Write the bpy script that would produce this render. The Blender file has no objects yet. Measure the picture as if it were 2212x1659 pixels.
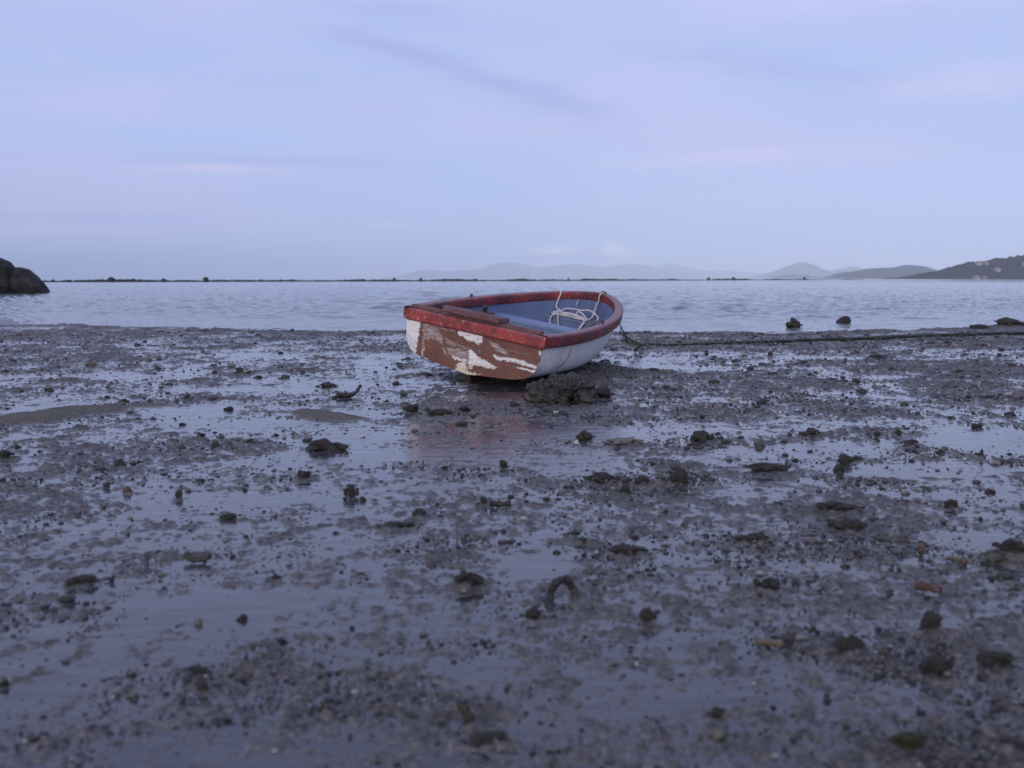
import bpy, bmesh, math, random
import numpy as np
from mathutils import Vector, Matrix, Euler

# ------------------------------------------------------------------ camera, sky, sun, exposure
SC = bpy.context.scene
COL = SC.collection
random.seed(7)
RNG = np.random.default_rng(11)
CAM_H = 0.8
PITCH = math.atan(228.5 / (20 / 17.3 * 2212))
cam = bpy.data.cameras.new('camera')
cam.sensor_width = 17.3
cam.lens = 20
cam.clip_start = 0.05
cam.clip_end = 80000
cam.dof.use_dof = True
cam.dof.focus_distance = 9.1
cam.dof.aperture_fstop = 1.9
cam_o = bpy.data.objects.new('camera', cam)
COL.objects.link(cam_o)
cam_o.location = (0, 0, CAM_H)
cam_o.rotation_euler = (math.pi / 2 - PITCH, 0, 0)
SC.camera = cam_o

SC.view_settings.view_transform = 'Standard'
SC.view_settings.look = 'None'
SC.view_settings.exposure = 0.0
SC.view_settings.gamma = 1.0
SC.view_settings.use_curve_mapping = False
SC.cycles.use_denoising = True
SC.cycles.denoising_prefilter = 'ACCURATE'
SC.cycles.max_bounces = 6
SC.cycles.diffuse_bounces = 3
SC.cycles.glossy_bounces = 3
SC.cycles.volume_bounces = 4
SC.cycles.caustics_reflective = False
SC.cycles.caustics_refractive = False

SUN_EL, SUN_AZ = math.radians(14), math.radians(202)   # azimuth clockwise from +Y: behind the camera, to the left


class NT:
    """small helper to write node trees"""
    def __init__(self, tree):
        self.t = tree
        tree.nodes.clear()

    def n(self, kind, **kw):
        nd = self.t.nodes.new(kind)
        ins = kw.pop('i', {})
        for k, v in kw.items():
            setattr(nd, k, v)
        for k, v in ins.items():
            s = nd.inputs[k]
            if isinstance(v, bpy.types.NodeSocket):
                self.t.links.new(v, s)
            else:
                s.default_value = v
        return nd

    def m(self, op, a, b=None, c=None, clamp=False):
        nd = self.n('ShaderNodeMath', operation=op, use_clamp=clamp)
        for k, v in enumerate((a, b, c)):
            if v is None:
                continue
            if isinstance(v, bpy.types.NodeSocket):
                self.t.links.new(v, nd.inputs[k])
            else:
                nd.inputs[k].default_value = v
        return nd.outputs[0]

    def mix(self, f, a, b, blend='MIX'):
        nd = self.n('ShaderNodeMix', data_type='RGBA', blend_type=blend)
        for s, v in ((nd.inputs[0], f), (nd.inputs[6], a), (nd.inputs[7], b)):
            if isinstance(v, bpy.types.NodeSocket):
                self.t.links.new(v, s)
            else:
                s.default_value = v if isinstance(v, (int, float)) else (*v, 1) if len(v) == 3 else v
        return nd.outputs[2]

    def ramp(self, f, stops, interp='LINEAR'):
        nd = self.n('ShaderNodeValToRGB')
        cr = nd.color_ramp
        cr.interpolation = interp
        while len(cr.elements) < len(stops):
            cr.elements.new(0.5)
        for e, (p, c) in zip(cr.elements, stops):
            e.position = p
            e.color = (c, c, c, 1) if isinstance(c, (int, float)) else (*c, 1)
        self.t.links.new(f, nd.inputs[0])
        return nd.outputs[0]

    def noise(self, vec, scale, detail=4, rough=0.55, dist=0.0, out=0):
        nd = self.n('ShaderNodeTexNoise', i={'Scale': scale, 'Detail': detail, 'Roughness': rough, 'Distortion': dist})
        if vec is not None:
            self.t.links.new(vec, nd.inputs['Vector'])
        return nd.outputs[out]

    def vmap(self, vec, scale=(1, 1, 1), rot=(0, 0, 0), loc=(0, 0, 0)):
        nd = self.n('ShaderNodeMapping', i={'Scale': scale, 'Rotation': rot, 'Location': loc})
        self.t.links.new(vec, nd.inputs[0])
        return nd.outputs[0]


world = bpy.data.worlds.new('World')
SC.world = world
world.use_nodes = True
w = NT(world.node_tree)
geo = w.n('ShaderNodeNewGeometry')
sep = w.n('ShaderNodeSeparateXYZ')
neg = w.n('ShaderNodeVectorMath', operation='SCALE', i={'Scale': -1.0})
w.t.links.new(geo.outputs['Incoming'], neg.inputs[0])
w.t.links.new(neg.outputs[0], sep.inputs[0])
vx, vy, vz = sep.outputs
el = w.m('MULTIPLY', w.m('ARCSINE', vz), 180 / math.pi)          # degrees above the horizon
az = w.m('MULTIPLY', w.m('ARCTAN2', vx, vy), 180 / math.pi)      # degrees right of +Y
sky = w.n('ShaderNodeTexSky', sky_type='NISHITA', sun_disc=False, sun_elevation=SUN_EL, sun_rotation=SUN_AZ,
          altitude=0, air_density=1.0, dust_density=1.5, ozone_density=3.0)
skyc = w.mix(1.0, sky.outputs[0], (0.06, 0.06, 0.06), 'MULTIPLY')
# thin veil of high cloud that gives the evening sky its lavender tone
veil = w.ramp(w.m('DIVIDE', el, 90.0, clamp=True), [
    (0.0, (0.42, 0.545, 0.87)), (0.05, (0.42, 0.535, 0.86)), (0.14, (0.43, 0.53, 0.86)),
    (0.24, (0.455, 0.52, 0.85)), (0.45, (0.40, 0.455, 0.79)), (1.0, (0.28, 0.33, 0.64))])
base = w.mix(0.86, skyc, veil)
cv = w.n('ShaderNodeCombineXYZ')
w.t.links.new(az, cv.inputs[0]); w.t.links.new(el, cv.inputs[1])
cvec = cv.outputs[0]
# broad soft cloud sheets, all round the sky; one noise feeds them all (channels) and also frays the single clouds
nz = w.n('ShaderNodeTexNoise', i={'Vector': w.vmap(cvec, (0.045, 0.20, 1), (0, 0, 0.16)), 'Scale': 1.0, 'Detail': 4.0, 'Roughness': 0.55})
ns = w.n('ShaderNodeSeparateXYZ', i={0: nz.outputs[1]})
base = w.mix(w.ramp(ns.outputs[0], [(0.42, 0.0), (0.72, 0.6)]), base, (0.55, 0.54, 0.86))
base = w.mix(w.ramp(ns.outputs[1], [(0.48, 0.0), (0.72, 0.35)]), base, (0.37, 0.45, 0.76))
lowband = w.m('MULTIPLY', w.ramp(ns.outputs[2], [(0.45, 0.0), (0.66, 0.5)]), w.ramp(w.m('DIVIDE', el, 30.0, clamp=True), [(0.0, 0.25), (0.12, 1.0), (0.35, 0.6), (0.6, 0.0)]))
base = w.mix(lowband, base, (0.53, 0.51, 0.76))
fr = w.n('ShaderNodeTexNoise', i={'Vector': w.vmap(cvec, (0.30, 1.2, 1), (0, 0, -0.1)), 'Scale': 1.0, 'Detail': 3.0, 'Roughness': 0.6})
fray = w.n('ShaderNodeVectorMath', operation='SUBTRACT', i={0: fr.outputs[1], 1: (0.5, 0.5, 0.5)}).outputs[0]


def streak(base, a0, e0, la, le, rot, col, amt):
    """one drawn-out cloud of limited size"""
    off = w.n('ShaderNodeVectorMath', operation='MULTIPLY_ADD', i={0: fray, 1: (la * 1.1, le * 2.6, 0), 2: (-a0, -e0, 0)}).outputs[0]
    p = w.n('ShaderNodeVectorMath', operation='ADD', i={0: cvec, 1: off}).outputs[0]
    ca, sa = math.cos(rot), math.sin(rot)
    gx = w.n('ShaderNodeVectorMath', operation='DOT_PRODUCT', i={0: p, 1: (ca / la, sa / la, 0)}).outputs['Value']
    gy = w.n('ShaderNodeVectorMath', operation='DOT_PRODUCT', i={0: p, 1: (-sa / le, ca / le, 0)}).outputs['Value']
    r2 = w.m('MULTIPLY_ADD', gx, gx, w.m('MULTIPLY', gy, gy))
    g = w.m('MULTIPLY', w.m('EXPONENT', w.m('MULTIPLY', r2, -1.0)), amt)
    return w.mix(g, base, col)


DK = (0.325, 0.375, 0.68)
PK = (0.66, 0.59, 0.82)
PF = (0.92, 0.80, 0.98)          # small sunlit puffs low over the far hills
for c in ((-5.2, 10.6, 3.6, 0.40, -0.22, DK, 0.62), (-0.6, 9.1, 3.4, 0.50, -0.22, DK, 0.62), (2.5, 8.1, 2.6, 0.45, -0.22, DK, 0.45),
          (-5.6, 12.4, 3.0, 0.5, -0.10, DK, 0.35), (11.0, 9.9, 4.5, 0.5, -0.13, DK, 0.40), (15.5, 8.9, 2.5, 0.5, -0.05, DK, 0.35),
          (-10.5, 5.4, 5.0, 0.22, 0.0, DK, 0.45), (-19.5, 2.7, 5.0, 0.22, 0.0, (0.34, 0.44, 0.74), 0.6), (-18.5, 1.9, 2.0, 0.12, 0.0, (0.34, 0.42, 0.70), 0.5),
          (-14.0, 5.0, 3.5, 0.2, 0.0, PK, 0.55), (-20.0, 7.8, 6.0, 1.2, 0.05, (0.60, 0.57, 0.85), 0.45), (14.0, 13.0, 8.0, 1.5, -0.1, (0.58, 0.56, 0.86), 0.4), (-15.0, 6.6, 8.0, 0.7, 0.0, (0.37, 0.52, 0.86), 0.5), (21.0, 4.2, 7.0, 1.0, 0.0, (0.37, 0.52, 0.86), 0.45), (10.0, 5.6, 5.5, 0.35, 0.03, PK, 0.40), (20.5, 8.6, 4.0, 0.6, 0.0, PK, 0.4), (-21.0, 2.3, 6.0, 0.45, 0.0, PK, 0.4),
          (4.95, 1.42, 0.55, 0.26, 0.0, PF, 0.95), (5.2, 1.15, 1.4, 0.10, 0.0, PF, 0.5), (1.9, 1.35, 1.0, 0.18, 0.0, PF, 0.7), (-5.9, 2.6, 0.9, 0.14, 0.0, (0.54, 0.56, 0.84), 0.6)):
    base = streak(base, *c)
bg = w.n('ShaderNodeBackground', i={'Color': base, 'Strength': 1.16})
wo = w.n('ShaderNodeOutputWorld', i={'Surface': bg.outputs[0]})
world.cycles.sampling_method = 'MANUAL'
world.cycles.sample_map_resolution = 256

sun = bpy.data.lights.new('sun', 'SUN')
sun.energy = 1.5
sun.angle = math.radians(35)
sun.color = (1.0, 0.88, 0.80)
sun_o = bpy.data.objects.new('sun', sun)
COL.objects.link(sun_o)
sd = Vector((math.sin(SUN_AZ) * math.cos(SUN_EL), math.cos(SUN_AZ) * math.cos(SUN_EL), math.sin(SUN_EL)))
sun_o.rotation_euler = sd.to_track_quat('Z', 'Y').to_euler()
sun_o.location = (-20, -20, 15)

# ------------------------------------------------------------------ helpers
FP = 20 / 17.3 * 2212


def G(u, v):
    """point of the flat ground seen at (u, v) in the 2212 x 1659 photograph"""
    a, b = (u - 1106) / FP, -(v - 829.5) / FP
    d = (a, math.cos(PITCH) + b * math.sin(PITCH), -math.sin(PITCH) + b * math.cos(PITCH))
    t = -CAM_H / d[2]
    return (t * d[0], t * d[1])


def _hash(ix, iy, iz, seed):
    n = (ix * 374761393 + iy * 668265263 + iz * 2147483647 + seed * 1274126177) & 0xFFFFFFFF
    n = ((n ^ (n >> 13)) * 1274126177) & 0xFFFFFFFF
    n = ((n ^ (n >> 16)) * 2246822519) & 0xFFFFFFFF
    return (n ^ (n >> 15)) & 0xFFFF


_ANG = np.linspace(0, 2 * np.pi, 65536, endpoint=False)
_CA, _SA = np.cos(_ANG), np.sin(_ANG)


def pn2(x, y, seed=0):
    xi = np.floor(x).astype(np.int64); yi = np.floor(y).astype(np.int64)
    fx = x - xi; fy = y - yi
    u = fx * fx * fx * (fx * (fx * 6 - 15) + 10); v = fy * fy * fy * (fy * (fy * 6 - 15) + 10)

    def gr(dx, dy):
        h = _hash(xi + dx, yi + dy, 0, seed)
        return _CA[h] * (fx - dx) + _SA[h] * (fy - dy)
    a = gr(0, 0); b = gr(1, 0); c = gr(0, 1); d = gr(1, 1)
    return 1.5 * ((a + u * (b - a)) * (1 - v) + (c + u * (d - c)) * v)


_G3 = np.random.default_rng(3).normal(size=(65536, 3))
_G3 /= np.linalg.norm(_G3, axis=1)[:, None]


def pn3(p, seed=0):
    i = np.floor(p).astype(np.int64)
    f = p - i
    s = f * f * f * (f * (f * 6 - 15) + 10)
    out = 0
    for dx in (0, 1):
        wx = s[:, 0] if dx else 1 - s[:, 0]
        for dy in (0, 1):
            wy = s[:, 1] if dy else 1 - s[:, 1]
            for dz in (0, 1):
                wz = s[:, 2] if dz else 1 - s[:, 2]
                g = _G3[_hash(i[:, 0] + dx, i[:, 1] + dy, i[:, 2] + dz, seed)]
                out = out + wx * wy * wz * ((f - np.array([dx, dy, dz])) * g).sum(1)
    return 1.5 * out


def fbm2(x, y, oct=4, seed=0, gain=0.5):
    s = 0; a = 1.0
    for k in range(oct):
        s = s + a * pn2(x * 2 ** k + 17.3 * k, y * 2 ** k - 9.1 * k, seed + k); a *= gain
    return s


def fbm3(p, oct=4, seed=0, gain=0.5):
    s = 0; a = 1.0
    for k in range(oct):
        s = s + a * pn3(p * 2 ** k + 13.7 * k, seed + k); a *= gain
    return s


def sstep(a, b, x):
    t = np.clip((x - a) / (b - a), 0, 1)
    return t * t * (3 - 2 * t)


def mesh_np(name, co, quads=None, tris=None, smooth=True):
    me = bpy.data.meshes.new(name)
    co = np.asarray(co, np.float32)
    me.vertices.add(len(co)); me.vertices.foreach_set('co', co.ravel())
    idx, tot = [], []
    if quads is not None and len(quads):
        idx.append(np.asarray(quads, np.int32).ravel()); tot.append(np.full(len(quads), 4, np.int32))
    if tris is not None and len(tris):
        idx.append(np.asarray(tris, np.int32).ravel()); tot.append(np.full(len(tris), 3, np.int32))
    idx = np.concatenate(idx); tot = np.concatenate(tot)
    me.loops.add(len(idx)); me.loops.foreach_set('vertex_index', idx)
    me.polygons.add(len(tot))
    me.polygons.foreach_set('loop_start', np.concatenate([[0], np.cumsum(tot)[:-1]]).astype(np.int32))
    me.polygons.foreach_set('use_smooth', np.full(len(tot), smooth))
    me.update(calc_edges=True)
    me.validate()
    return me


def grid_quads(nr, nc, wrap=False):
    r = np.arange(nr - 1)[:, None]; c = np.arange(nc if wrap else nc - 1)[None, :]
    c2 = (c + 1) % nc
    return np.stack([r * nc + c, r * nc + c2, (r + 1) * nc + c2, (r + 1) * nc + c], -1).reshape(-1, 4)


def fattr(me, name, val):
    a = me.attributes.new(name, 'FLOAT', 'POINT'); a.data.foreach_set('value', np.asarray(val, np.float32))


def obj(name, me, mat=None, parent=None, loc=None, rot=None, scale=None):
    o = bpy.data.objects.new(name, me)
    COL.objects.link(o)
    if mat is not None and me is not None and not me.materials:
        me.materials.append(mat)
    if parent is not None:
        o.parent = parent
    if loc is not None: o.location = loc
    if rot is not None: o.rotation_euler = rot
    if scale is not None: o.scale = scale
    return o


def tag(o, label=None, cat=None, group=None, kind=None):
    if label: o['label'] = label
    if cat: o['category'] = cat
    if group: o['group'] = group
    if kind: o['kind'] = kind
    return o


def tube(pts, r, n=8, close_ends=True, taper=None):
    """swept round tube -> (verts, quads, tris)"""
    pts = np.asarray(pts, float)
    t = np.gradient(pts, axis=0); t /= np.linalg.norm(t, axis=1)[:, None] + 1e-9
    up = np.tile([0, 0, 1.0], (len(pts), 1))
    bad = np.abs(t[:, 2]) > 0.95
    up[bad] = [1, 0, 0]
    a = np.cross(t, up); a /= np.linalg.norm(a, axis=1)[:, None]
    b = np.cross(a, t)
    rr = np.full(len(pts), r) if taper is None else r * np.asarray(taper)
    th = np.linspace(0, 2 * np.pi, n, endpoint=False)
    v = pts[:, None] + rr[:, None, None] * (a[:, None] * np.cos(th)[None, :, None] + b[:, None] * np.sin(th)[None, :, None])
    v = v.reshape(-1, 3); q = grid_quads(len(pts), n, True)
    v = np.concatenate([v, pts[:1], pts[-1:]])
    m = len(pts) * n
    k = np.arange(n)
    t1 = np.stack([np.full(n, m), (k + 1) % n, k], -1)
    t2 = np.stack([np.full(n, m + 1), m - n + k, m - n + (k + 1) % n], -1)
    return v, q, np.concatenate([t1, t2])


def spline(pts, n):
    """Catmull-Rom resample"""
    p = np.asarray(pts, float)
    p = np.concatenate([2 * p[:1] - p[1:2], p, 2 * p[-1:] - p[-2:-1]])
    out = []
    segs = len(p) - 3
    for k in range(segs):
        t = np.linspace(0, 1, n, endpoint=(k == segs - 1))[:, None]
        a, b, c, d = p[k:k + 4]
        out.append(0.5 * (2 * b + (c - a) * t + (2 * a - 5 * b + 4 * c - d) * t ** 2 + (3 * b - a - 3 * c + d) * t ** 3))
    return np.concatenate(out)


def join(parts):
    vs, qs, ts, off = [], [], [], 0
    for v, q, t in parts:
        vs.append(v)
        if q is not None and len(q): qs.append(np.asarray(q) + off)
        if t is not None and len(t): ts.append(np.asarray(t) + off)
        off += len(v)
    return np.concatenate(vs), (np.concatenate(qs) if qs else None), (np.concatenate(ts) if ts else None)


def box_mesh(name, x0, x1, y0, y1, z0, z1, bevel=0.004, seg=2, shape=None):
    bm = bmesh.new()
    bmesh.ops.create_cube(bm, size=1.0)
    for v in bm.verts:
        v.co = Vector(((x0 + x1) / 2 + v.co.x * (x1 - x0), (y0 + y1) / 2 + v.co.y * (y1 - y0), (z0 + z1) / 2 + v.co.z * (z1 - z0)))
    if shape: shape(bm)
    if bevel: bmesh.ops.bevel(bm, geom=list(bm.edges), offset=bevel, segments=seg, affect='EDGES', profile=0.6)
    me = bpy.data.meshes.new(name); bm.to_mesh(me); bm.free()
    for p in me.polygons: p.use_smooth = False
    return me


_ICO = {}


def ico(sub):
    if sub not in _ICO:
        bm = bmesh.new(); bmesh.ops.create_icosphere(bm, subdivisions=sub, radius=1.0)
        bm.verts.ensure_lookup_table()
        _ICO[sub] = (np.array([v.co[:] for v in bm.verts]), np.array([[v.index for v in f.verts] for f in bm.faces]))
        bm.free()
    return _ICO[sub][0].copy(), _ICO[sub][1]

# ------------------------------------------------------------------ materials
def material(name):
    m = bpy.data.materials.new(name); m.use_nodes = True
    return m, NT(m.node_tree)


def finish(nt, color, rough=0.5, bump=None, bstr=0.3, bdist=0.01, spec=0.5, ior=1.5, **extra):
    ins = {'Base Color': color, 'Roughness': rough, 'IOR': ior, 'Specular IOR Level': spec}
    ins = {k: ((*v, 1) if isinstance(v, tuple) and len(v) == 3 else v) for k, v in ins.items()}
    ins.update(extra)
    p = nt.n('ShaderNodeBsdfPrincipled', i=ins)
    if bump is not None:
        b = nt.n('ShaderNodeBump', i={'Height': bump, 'Strength': bstr, 'Distance': bdist})
        nt.t.links.new(b.outputs[0], p.inputs['Normal'])
    nt.n('ShaderNodeOutputMaterial', i={'Surface': p.outputs[0]})


def attr(nt, name):
    return nt.n('ShaderNodeAttribute', attribute_name=name).outputs['Fac']


def gpos(nt):
    return nt.n('ShaderNodeNewGeometry').outputs['Position']


def opos(nt):
    return nt.n('ShaderNodeTexCoord').outputs['Object']


def mat_mud():
    m, nt = material('mud'); p = gpos(nt)
    a = nt.noise(p, 2.2, 6, 0.6); b = nt.noise(p, 34, 5, 0.72); c = nt.noise(p, 120, 3, 0.65)
    wet = attr(nt, 'wet'); sand = attr(nt, 'sand')
    col = nt.ramp(b, [(0.32, (0.034, 0.032, 0.029)), (0.5, (0.118, 0.111, 0.101)), (0.68, (0.23, 0.216, 0.195))])
    col = nt.mix(nt.ramp(a, [(0.4, 0.0), (0.65, 0.5)]), col, (0.085, 0.075, 0.062))
    spk = nt.ramp(c, [(0.63, 0.0), (0.72, 0.7)])
    col = nt.mix(spk, col, (0.24, 0.225, 0.2))
    col = nt.mix(nt.ramp(c, [(0.34, 0.85), (0.44, 0.0)]), col, (0.012, 0.011, 0.011))
    col = nt.mix(nt.m('MULTIPLY', sand, 0.75), col, nt.mix(nt.ramp(b, [(0.35, 0), (0.7, 1)]), (0.095, 0.086, 0.062), (0.165, 0.148, 0.108)))
    rough = nt.m('MAXIMUM', nt.m('ADD', nt.m('MULTIPLY', wet, -0.40), nt.m('MULTIPLY_ADD', b, 0.3, 0.5)), 0.18)
    h = nt.m('ADD', nt.m('MULTIPLY', b, 0.7), nt.m('MULTIPLY', c, 0.3))
    finish(nt, col, rough, h, nt.m('MULTIPLY_ADD', wet, -0.25, 0.85), 0.014, nt.m('MULTIPLY_ADD', wet, 0.30, 0.12), 1.4)
    return m


def mat_pool():
    m, nt = material('tide_pool_water'); p = gpos(nt)
    a = nt.noise(p, 3.0, 5, 0.6); b = nt.noise(nt.vmap(p, (0.7, 1.6, 1)), 9, 3, 0.5)
    col = nt.ramp(a, [(0.3, (0.035, 0.035, 0.040)), (0.7, (0.075, 0.073, 0.076))])
    c = nt.noise(p, 34, 4, 0.6)
    finish(nt, col, nt.ramp(a, [(0.35, 0.06), (0.65, 0.17)]), nt.m('ADD', b, nt.m('MULTIPLY', c, 0.30)), 0.24, 0.01, 0.5, 1.33)
    return m


def mat_sea():
    m, nt = material('sea_water'); p = gpos(nt)
    b = nt.noise(nt.vmap(p, (0.6, 1.5, 1)), 3.0, 5, 0.6)
    finish(nt, (0.02, 0.028, 0.04), 0.06, b, 0.45, 0.06, 0.5, 1.33)
    return m


def mat_rock(name, c0, c1, c2, sc=1.0, rough=0.6, bstr=0.6, bd=0.01):
    m, nt = material(name); p = opos(nt)
    rnd = nt.n('ShaderNodeObjectInfo').outputs['Random']
    off = nt.n('ShaderNodeVectorMath', operation='SCALE', i={0: (31.0, 17.0, 9.0), 'Scale': rnd}).outputs[0]
    q = nt.n('ShaderNodeVectorMath', operation='ADD', i={0: p, 1: off}).outputs[0]
    a = nt.noise(q, 6 * sc, 6, 0.65); b = nt.noise(q, 40 * sc, 4, 0.7)
    col = nt.ramp(a, [(0.32, c0), (0.52, c1), (0.70, c2)])
    col = nt.mix(nt.ramp(b, [(0.55, 0.0), (0.75, 0.6)]), col, c2)
    col = nt.mix(nt.ramp(b, [(0.28, 0.7), (0.42, 0.0)]), col, c0)
    rr = nt.m('MULTIPLY_ADD', b, 0.5, rough - 0.25)
    finish(nt, col, rr, b, bstr, bd, 0.28, 1.45)
    return m


def mat_plain(name, col, rough=0.5, var=0.25, sc=20, bstr=0.2, metallic=0.0):
    m, nt = material(name); p = opos(nt)
    a = nt.noise(p, sc, 5, 0.6)
    lo = tuple(c * (1 - var) for c in col); hi = tuple(min(1, c * (1 + var)) for c in col)
    finish(nt, nt.ramp(a, [(0.3, lo), (0.7, hi)]), rough, a, bstr, 0.003, Metallic=metallic)
    return m


def mat_hull():
    m, nt = material('white_hull_paint'); p = opos(nt)
    a = nt.noise(p, 5, 6, 0.6); b = nt.noise(nt.vmap(p, (1, 1, 0.25)), 40, 4, 0.6)
    c = nt.noise(p, 60, 3, 0.5)
    col = nt.ramp(a, [(0.3, (0.62, 0.61, 0.59)), (0.6, (0.78, 0.77, 0.76))])
    col = nt.mix(nt.ramp(b, [(0.58, 0.0), (0.8, 0.4)]), col, (0.40, 0.37, 0.33))
    col = nt.mix(nt.ramp(c, [(0.70, 0.0), (0.76, 0.7)]), col, (0.16, 0.14, 0.13))
    grime = attr(nt, 'grime')
    col = nt.mix(grime, col, (0.20, 0.17, 0.12))
    col = nt.mix(attr(nt, 'scratch'), col, (0.06, 0.045, 0.04))
    col = nt.mix(attr(nt, 'bottom'), col, (0.035, 0.028, 0.024))
    finish(nt, col, 0.42, a, 0.1, 0.004)
    return m


def mat_transom():
    m, nt = material('peeling_transom_paint'); p = opos(nt)
    wht = attr(nt, 'white'); scr = attr(nt, 'scratch'); grime = attr(nt, 'grime')
    a = nt.noise(p, 9, 5, 0.6); b = nt.noise(nt.vmap(p, (1, 0.28, 1.7), (0.10, 0, 0)), 60, 5, 0.7); c = nt.noise(p, 160, 3, 0.6)
    br = nt.ramp(a, [(0.3, (0.12, 0.046, 0.031)), (0.7, (0.19, 0.076, 0.046))])
    br = nt.mix(nt.ramp(c, [(0.66, 0.0), (0.75, 0.5)]), br, (0.35, 0.27, 0.22))
    wc = nt.ramp(b, [(0.28, (0.48, 0.42, 0.36)), (0.45, (0.76, 0.73, 0.69)), (0.8, (0.84, 0.83, 0.81))])
    wc = nt.mix(grime, wc, (0.62, 0.50, 0.30))
    w2 = nt.m('MULTIPLY', wht, nt.ramp(nt.m('ADD', b, nt.m('MULTIPLY', wht, 0.42)), [(0.69, 0.32), (0.86, 1.0)]))
    col = nt.mix(w2, br, wc)
    col = nt.mix(nt.m('MULTIPLY', attr(nt, 'edge'), 0.75), col, (0.055, 0.026, 0.019))  # dark brown shadow lines of the flakes, painted in place of relief
    col = nt.mix(scr, col, (0.07, 0.035, 0.025))
    h = nt.m('ADD', nt.m('MULTIPLY', wht, 1.0), nt.m('MULTIPLY', b, 0.25))
    finish(nt, col, 0.55, h, 0.8, 0.003)
    return m


def mat_red(name='worn_red_paint', sh=0.0):
    m, nt = material(name); p = opos(nt)
    a = nt.noise(p, 5, 5, 0.7); b = nt.noise(p, 38, 5, 0.75); c = nt.noise(p, 120, 4, 0.6)
    col = nt.ramp(a, [(0.38 - sh, (0.085, 0.020, 0.022)), (0.52 - sh, (0.17, 0.027, 0.027)), (0.66 - sh, (0.34, 0.046, 0.036))])
    nrm = nt.n('ShaderNodeNewGeometry').outputs['Normal']
    up = nt.n('ShaderNodeSeparateXYZ', i={0: nrm}).outputs[2]
    wear = nt.m('MULTIPLY', nt.ramp(up, [(0.55, 0.0), (0.95, 1.0)]), nt.ramp(b, [(0.38, 0.15), (0.6, 0.9)]))
    col = nt.mix(wear, col, (0.30, 0.20, 0.20))
    col = nt.mix(nt.ramp(b, [(0.66, 0.0), (0.72, 0.6)]), col, (0.13, 0.06, 0.06))
    col = nt.mix(nt.ramp(nt.noise(p, 50, 3, 0.6), [(0.63, 0.0), (0.68, 0.85)]), col, (0.46, 0.38, 0.37))
    finish(nt, col, nt.m('MULTIPLY_ADD', b, 0.4, 0.28), b, 0.25, 0.004)
    return m


def mat_wood():
    m, nt = material('weathered_maroon_wood'); p = opos(nt)
    gr = nt.noise(nt.vmap(p, (14, 1.2, 20)), 12, 5, 0.7)
    a = nt.noise(p, 14, 5, 0.65)
    col = nt.ramp(gr, [(0.30, (0.045, 0.018, 0.018)), (0.5, (0.13, 0.048, 0.045)), (0.72, (0.25, 0.15, 0.145))])
    col = nt.mix(nt.ramp(a, [(0.5, 0.0), (0.7, 0.5)]), col, (0.24, 0.17, 0.17))
    finish(nt, col, 0.7, gr, 0.8, 0.004)
    return m


def mat_blue(name, c):
    m, nt = material(name); p = opos(nt)
    a = nt.noise(p, 6, 6, 0.65); b = nt.noise(p, 60, 4, 0.6)
    col = nt.ramp(a, [(0.3, tuple(x * 0.75 for x in c)), (0.7, tuple(x * 1.1 for x in c))])
    col = nt.mix(nt.ramp(b, [(0.68, 0.0), (0.78, 0.5)]), col, (0.28, 0.32, 0.40))
    finish(nt, col, 0.5, a, 0.15, 0.004)
    return m


def mat_hill(name, c0, c1, sc):
    m, nt = material(name); p = opos(nt)
    a = nt.noise(p, sc, 6, 0.7)
    finish(nt, nt.ramp(a, [(0.35, c0), (0.65, c1)]), 0.95, None, spec=0.1)
    return m


M_MUD, M_POOL, M_SEA = mat_mud(), mat_pool(), mat_sea()
M_RUBBLE = mat_rock('wet_coral_rubble', (0.014, 0.013, 0.012), (0.045, 0.042, 0.036), (0.11, 0.10, 0.085), 3.0)
M_PALE = mat_rock('pale_coral_stone', (0.10, 0.09, 0.075), (0.20, 0.185, 0.16), (0.33, 0.31, 0.28), 3.0)
M_SHELL = mat_rock('white_shell', (0.45, 0.43, 0.40), (0.62, 0.60, 0.57), (0.75, 0.73, 0.70), 3.0, 0.4)
M_TAN = mat_rock('tan_driftwood', (0.06, 0.045, 0.03), (0.14, 0.105, 0.07), (0.25, 0.19, 0.13), 2.0)
M_ORANGE = mat_rock('rusty_orange_stone', (0.045, 0.027, 0.02), (0.11, 0.063, 0.043), (0.20, 0.135, 0.10), 2.0)
M_ALGAE = mat_rock('algae_covered_rubble', (0.018, 0.02, 0.011), (0.045, 0.045, 0.018), (0.10, 0.092, 0.04), 3.0)
M_SEAROCK = mat_rock('dark_sea_rock', (0.018, 0.017, 0.014), (0.04, 0.038, 0.03), (0.075, 0.068, 0.05), 1.0)


def mat_boulder():
    m, nt = material('weathered_granite'); p = opos(nt)
    a = nt.noise(p, 1.1, 7, 0.65); b = nt.noise(p, 5, 6, 0.7)
    col = nt.ramp(a, [(0.34, (0.014, 0.012, 0.012)), (0.52, (0.034, 0.030, 0.028)), (0.68, (0.070, 0.062, 0.055))])
    col = nt.mix(nt.ramp(b, [(0.60, 0.0), (0.72, 0.6)]), col, (0.09, 0.082, 0.074))
    zz = nt.n('ShaderNodeSeparateXYZ', i={0: p}).outputs[2]
    tide = nt.ramp(nt.m('MULTIPLY_ADD', a, 0.5, zz), [(0.55, 1.0), (0.75, 0.0)])     # weed-dark band up to the high-water mark
    col = nt.mix(nt.m('MULTIPLY', tide, 0.85), col, (0.010, 0.010, 0.008))
    finish(nt, col, 0.8, b, 0.9, 0.12, 0.25)
    return m


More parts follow.
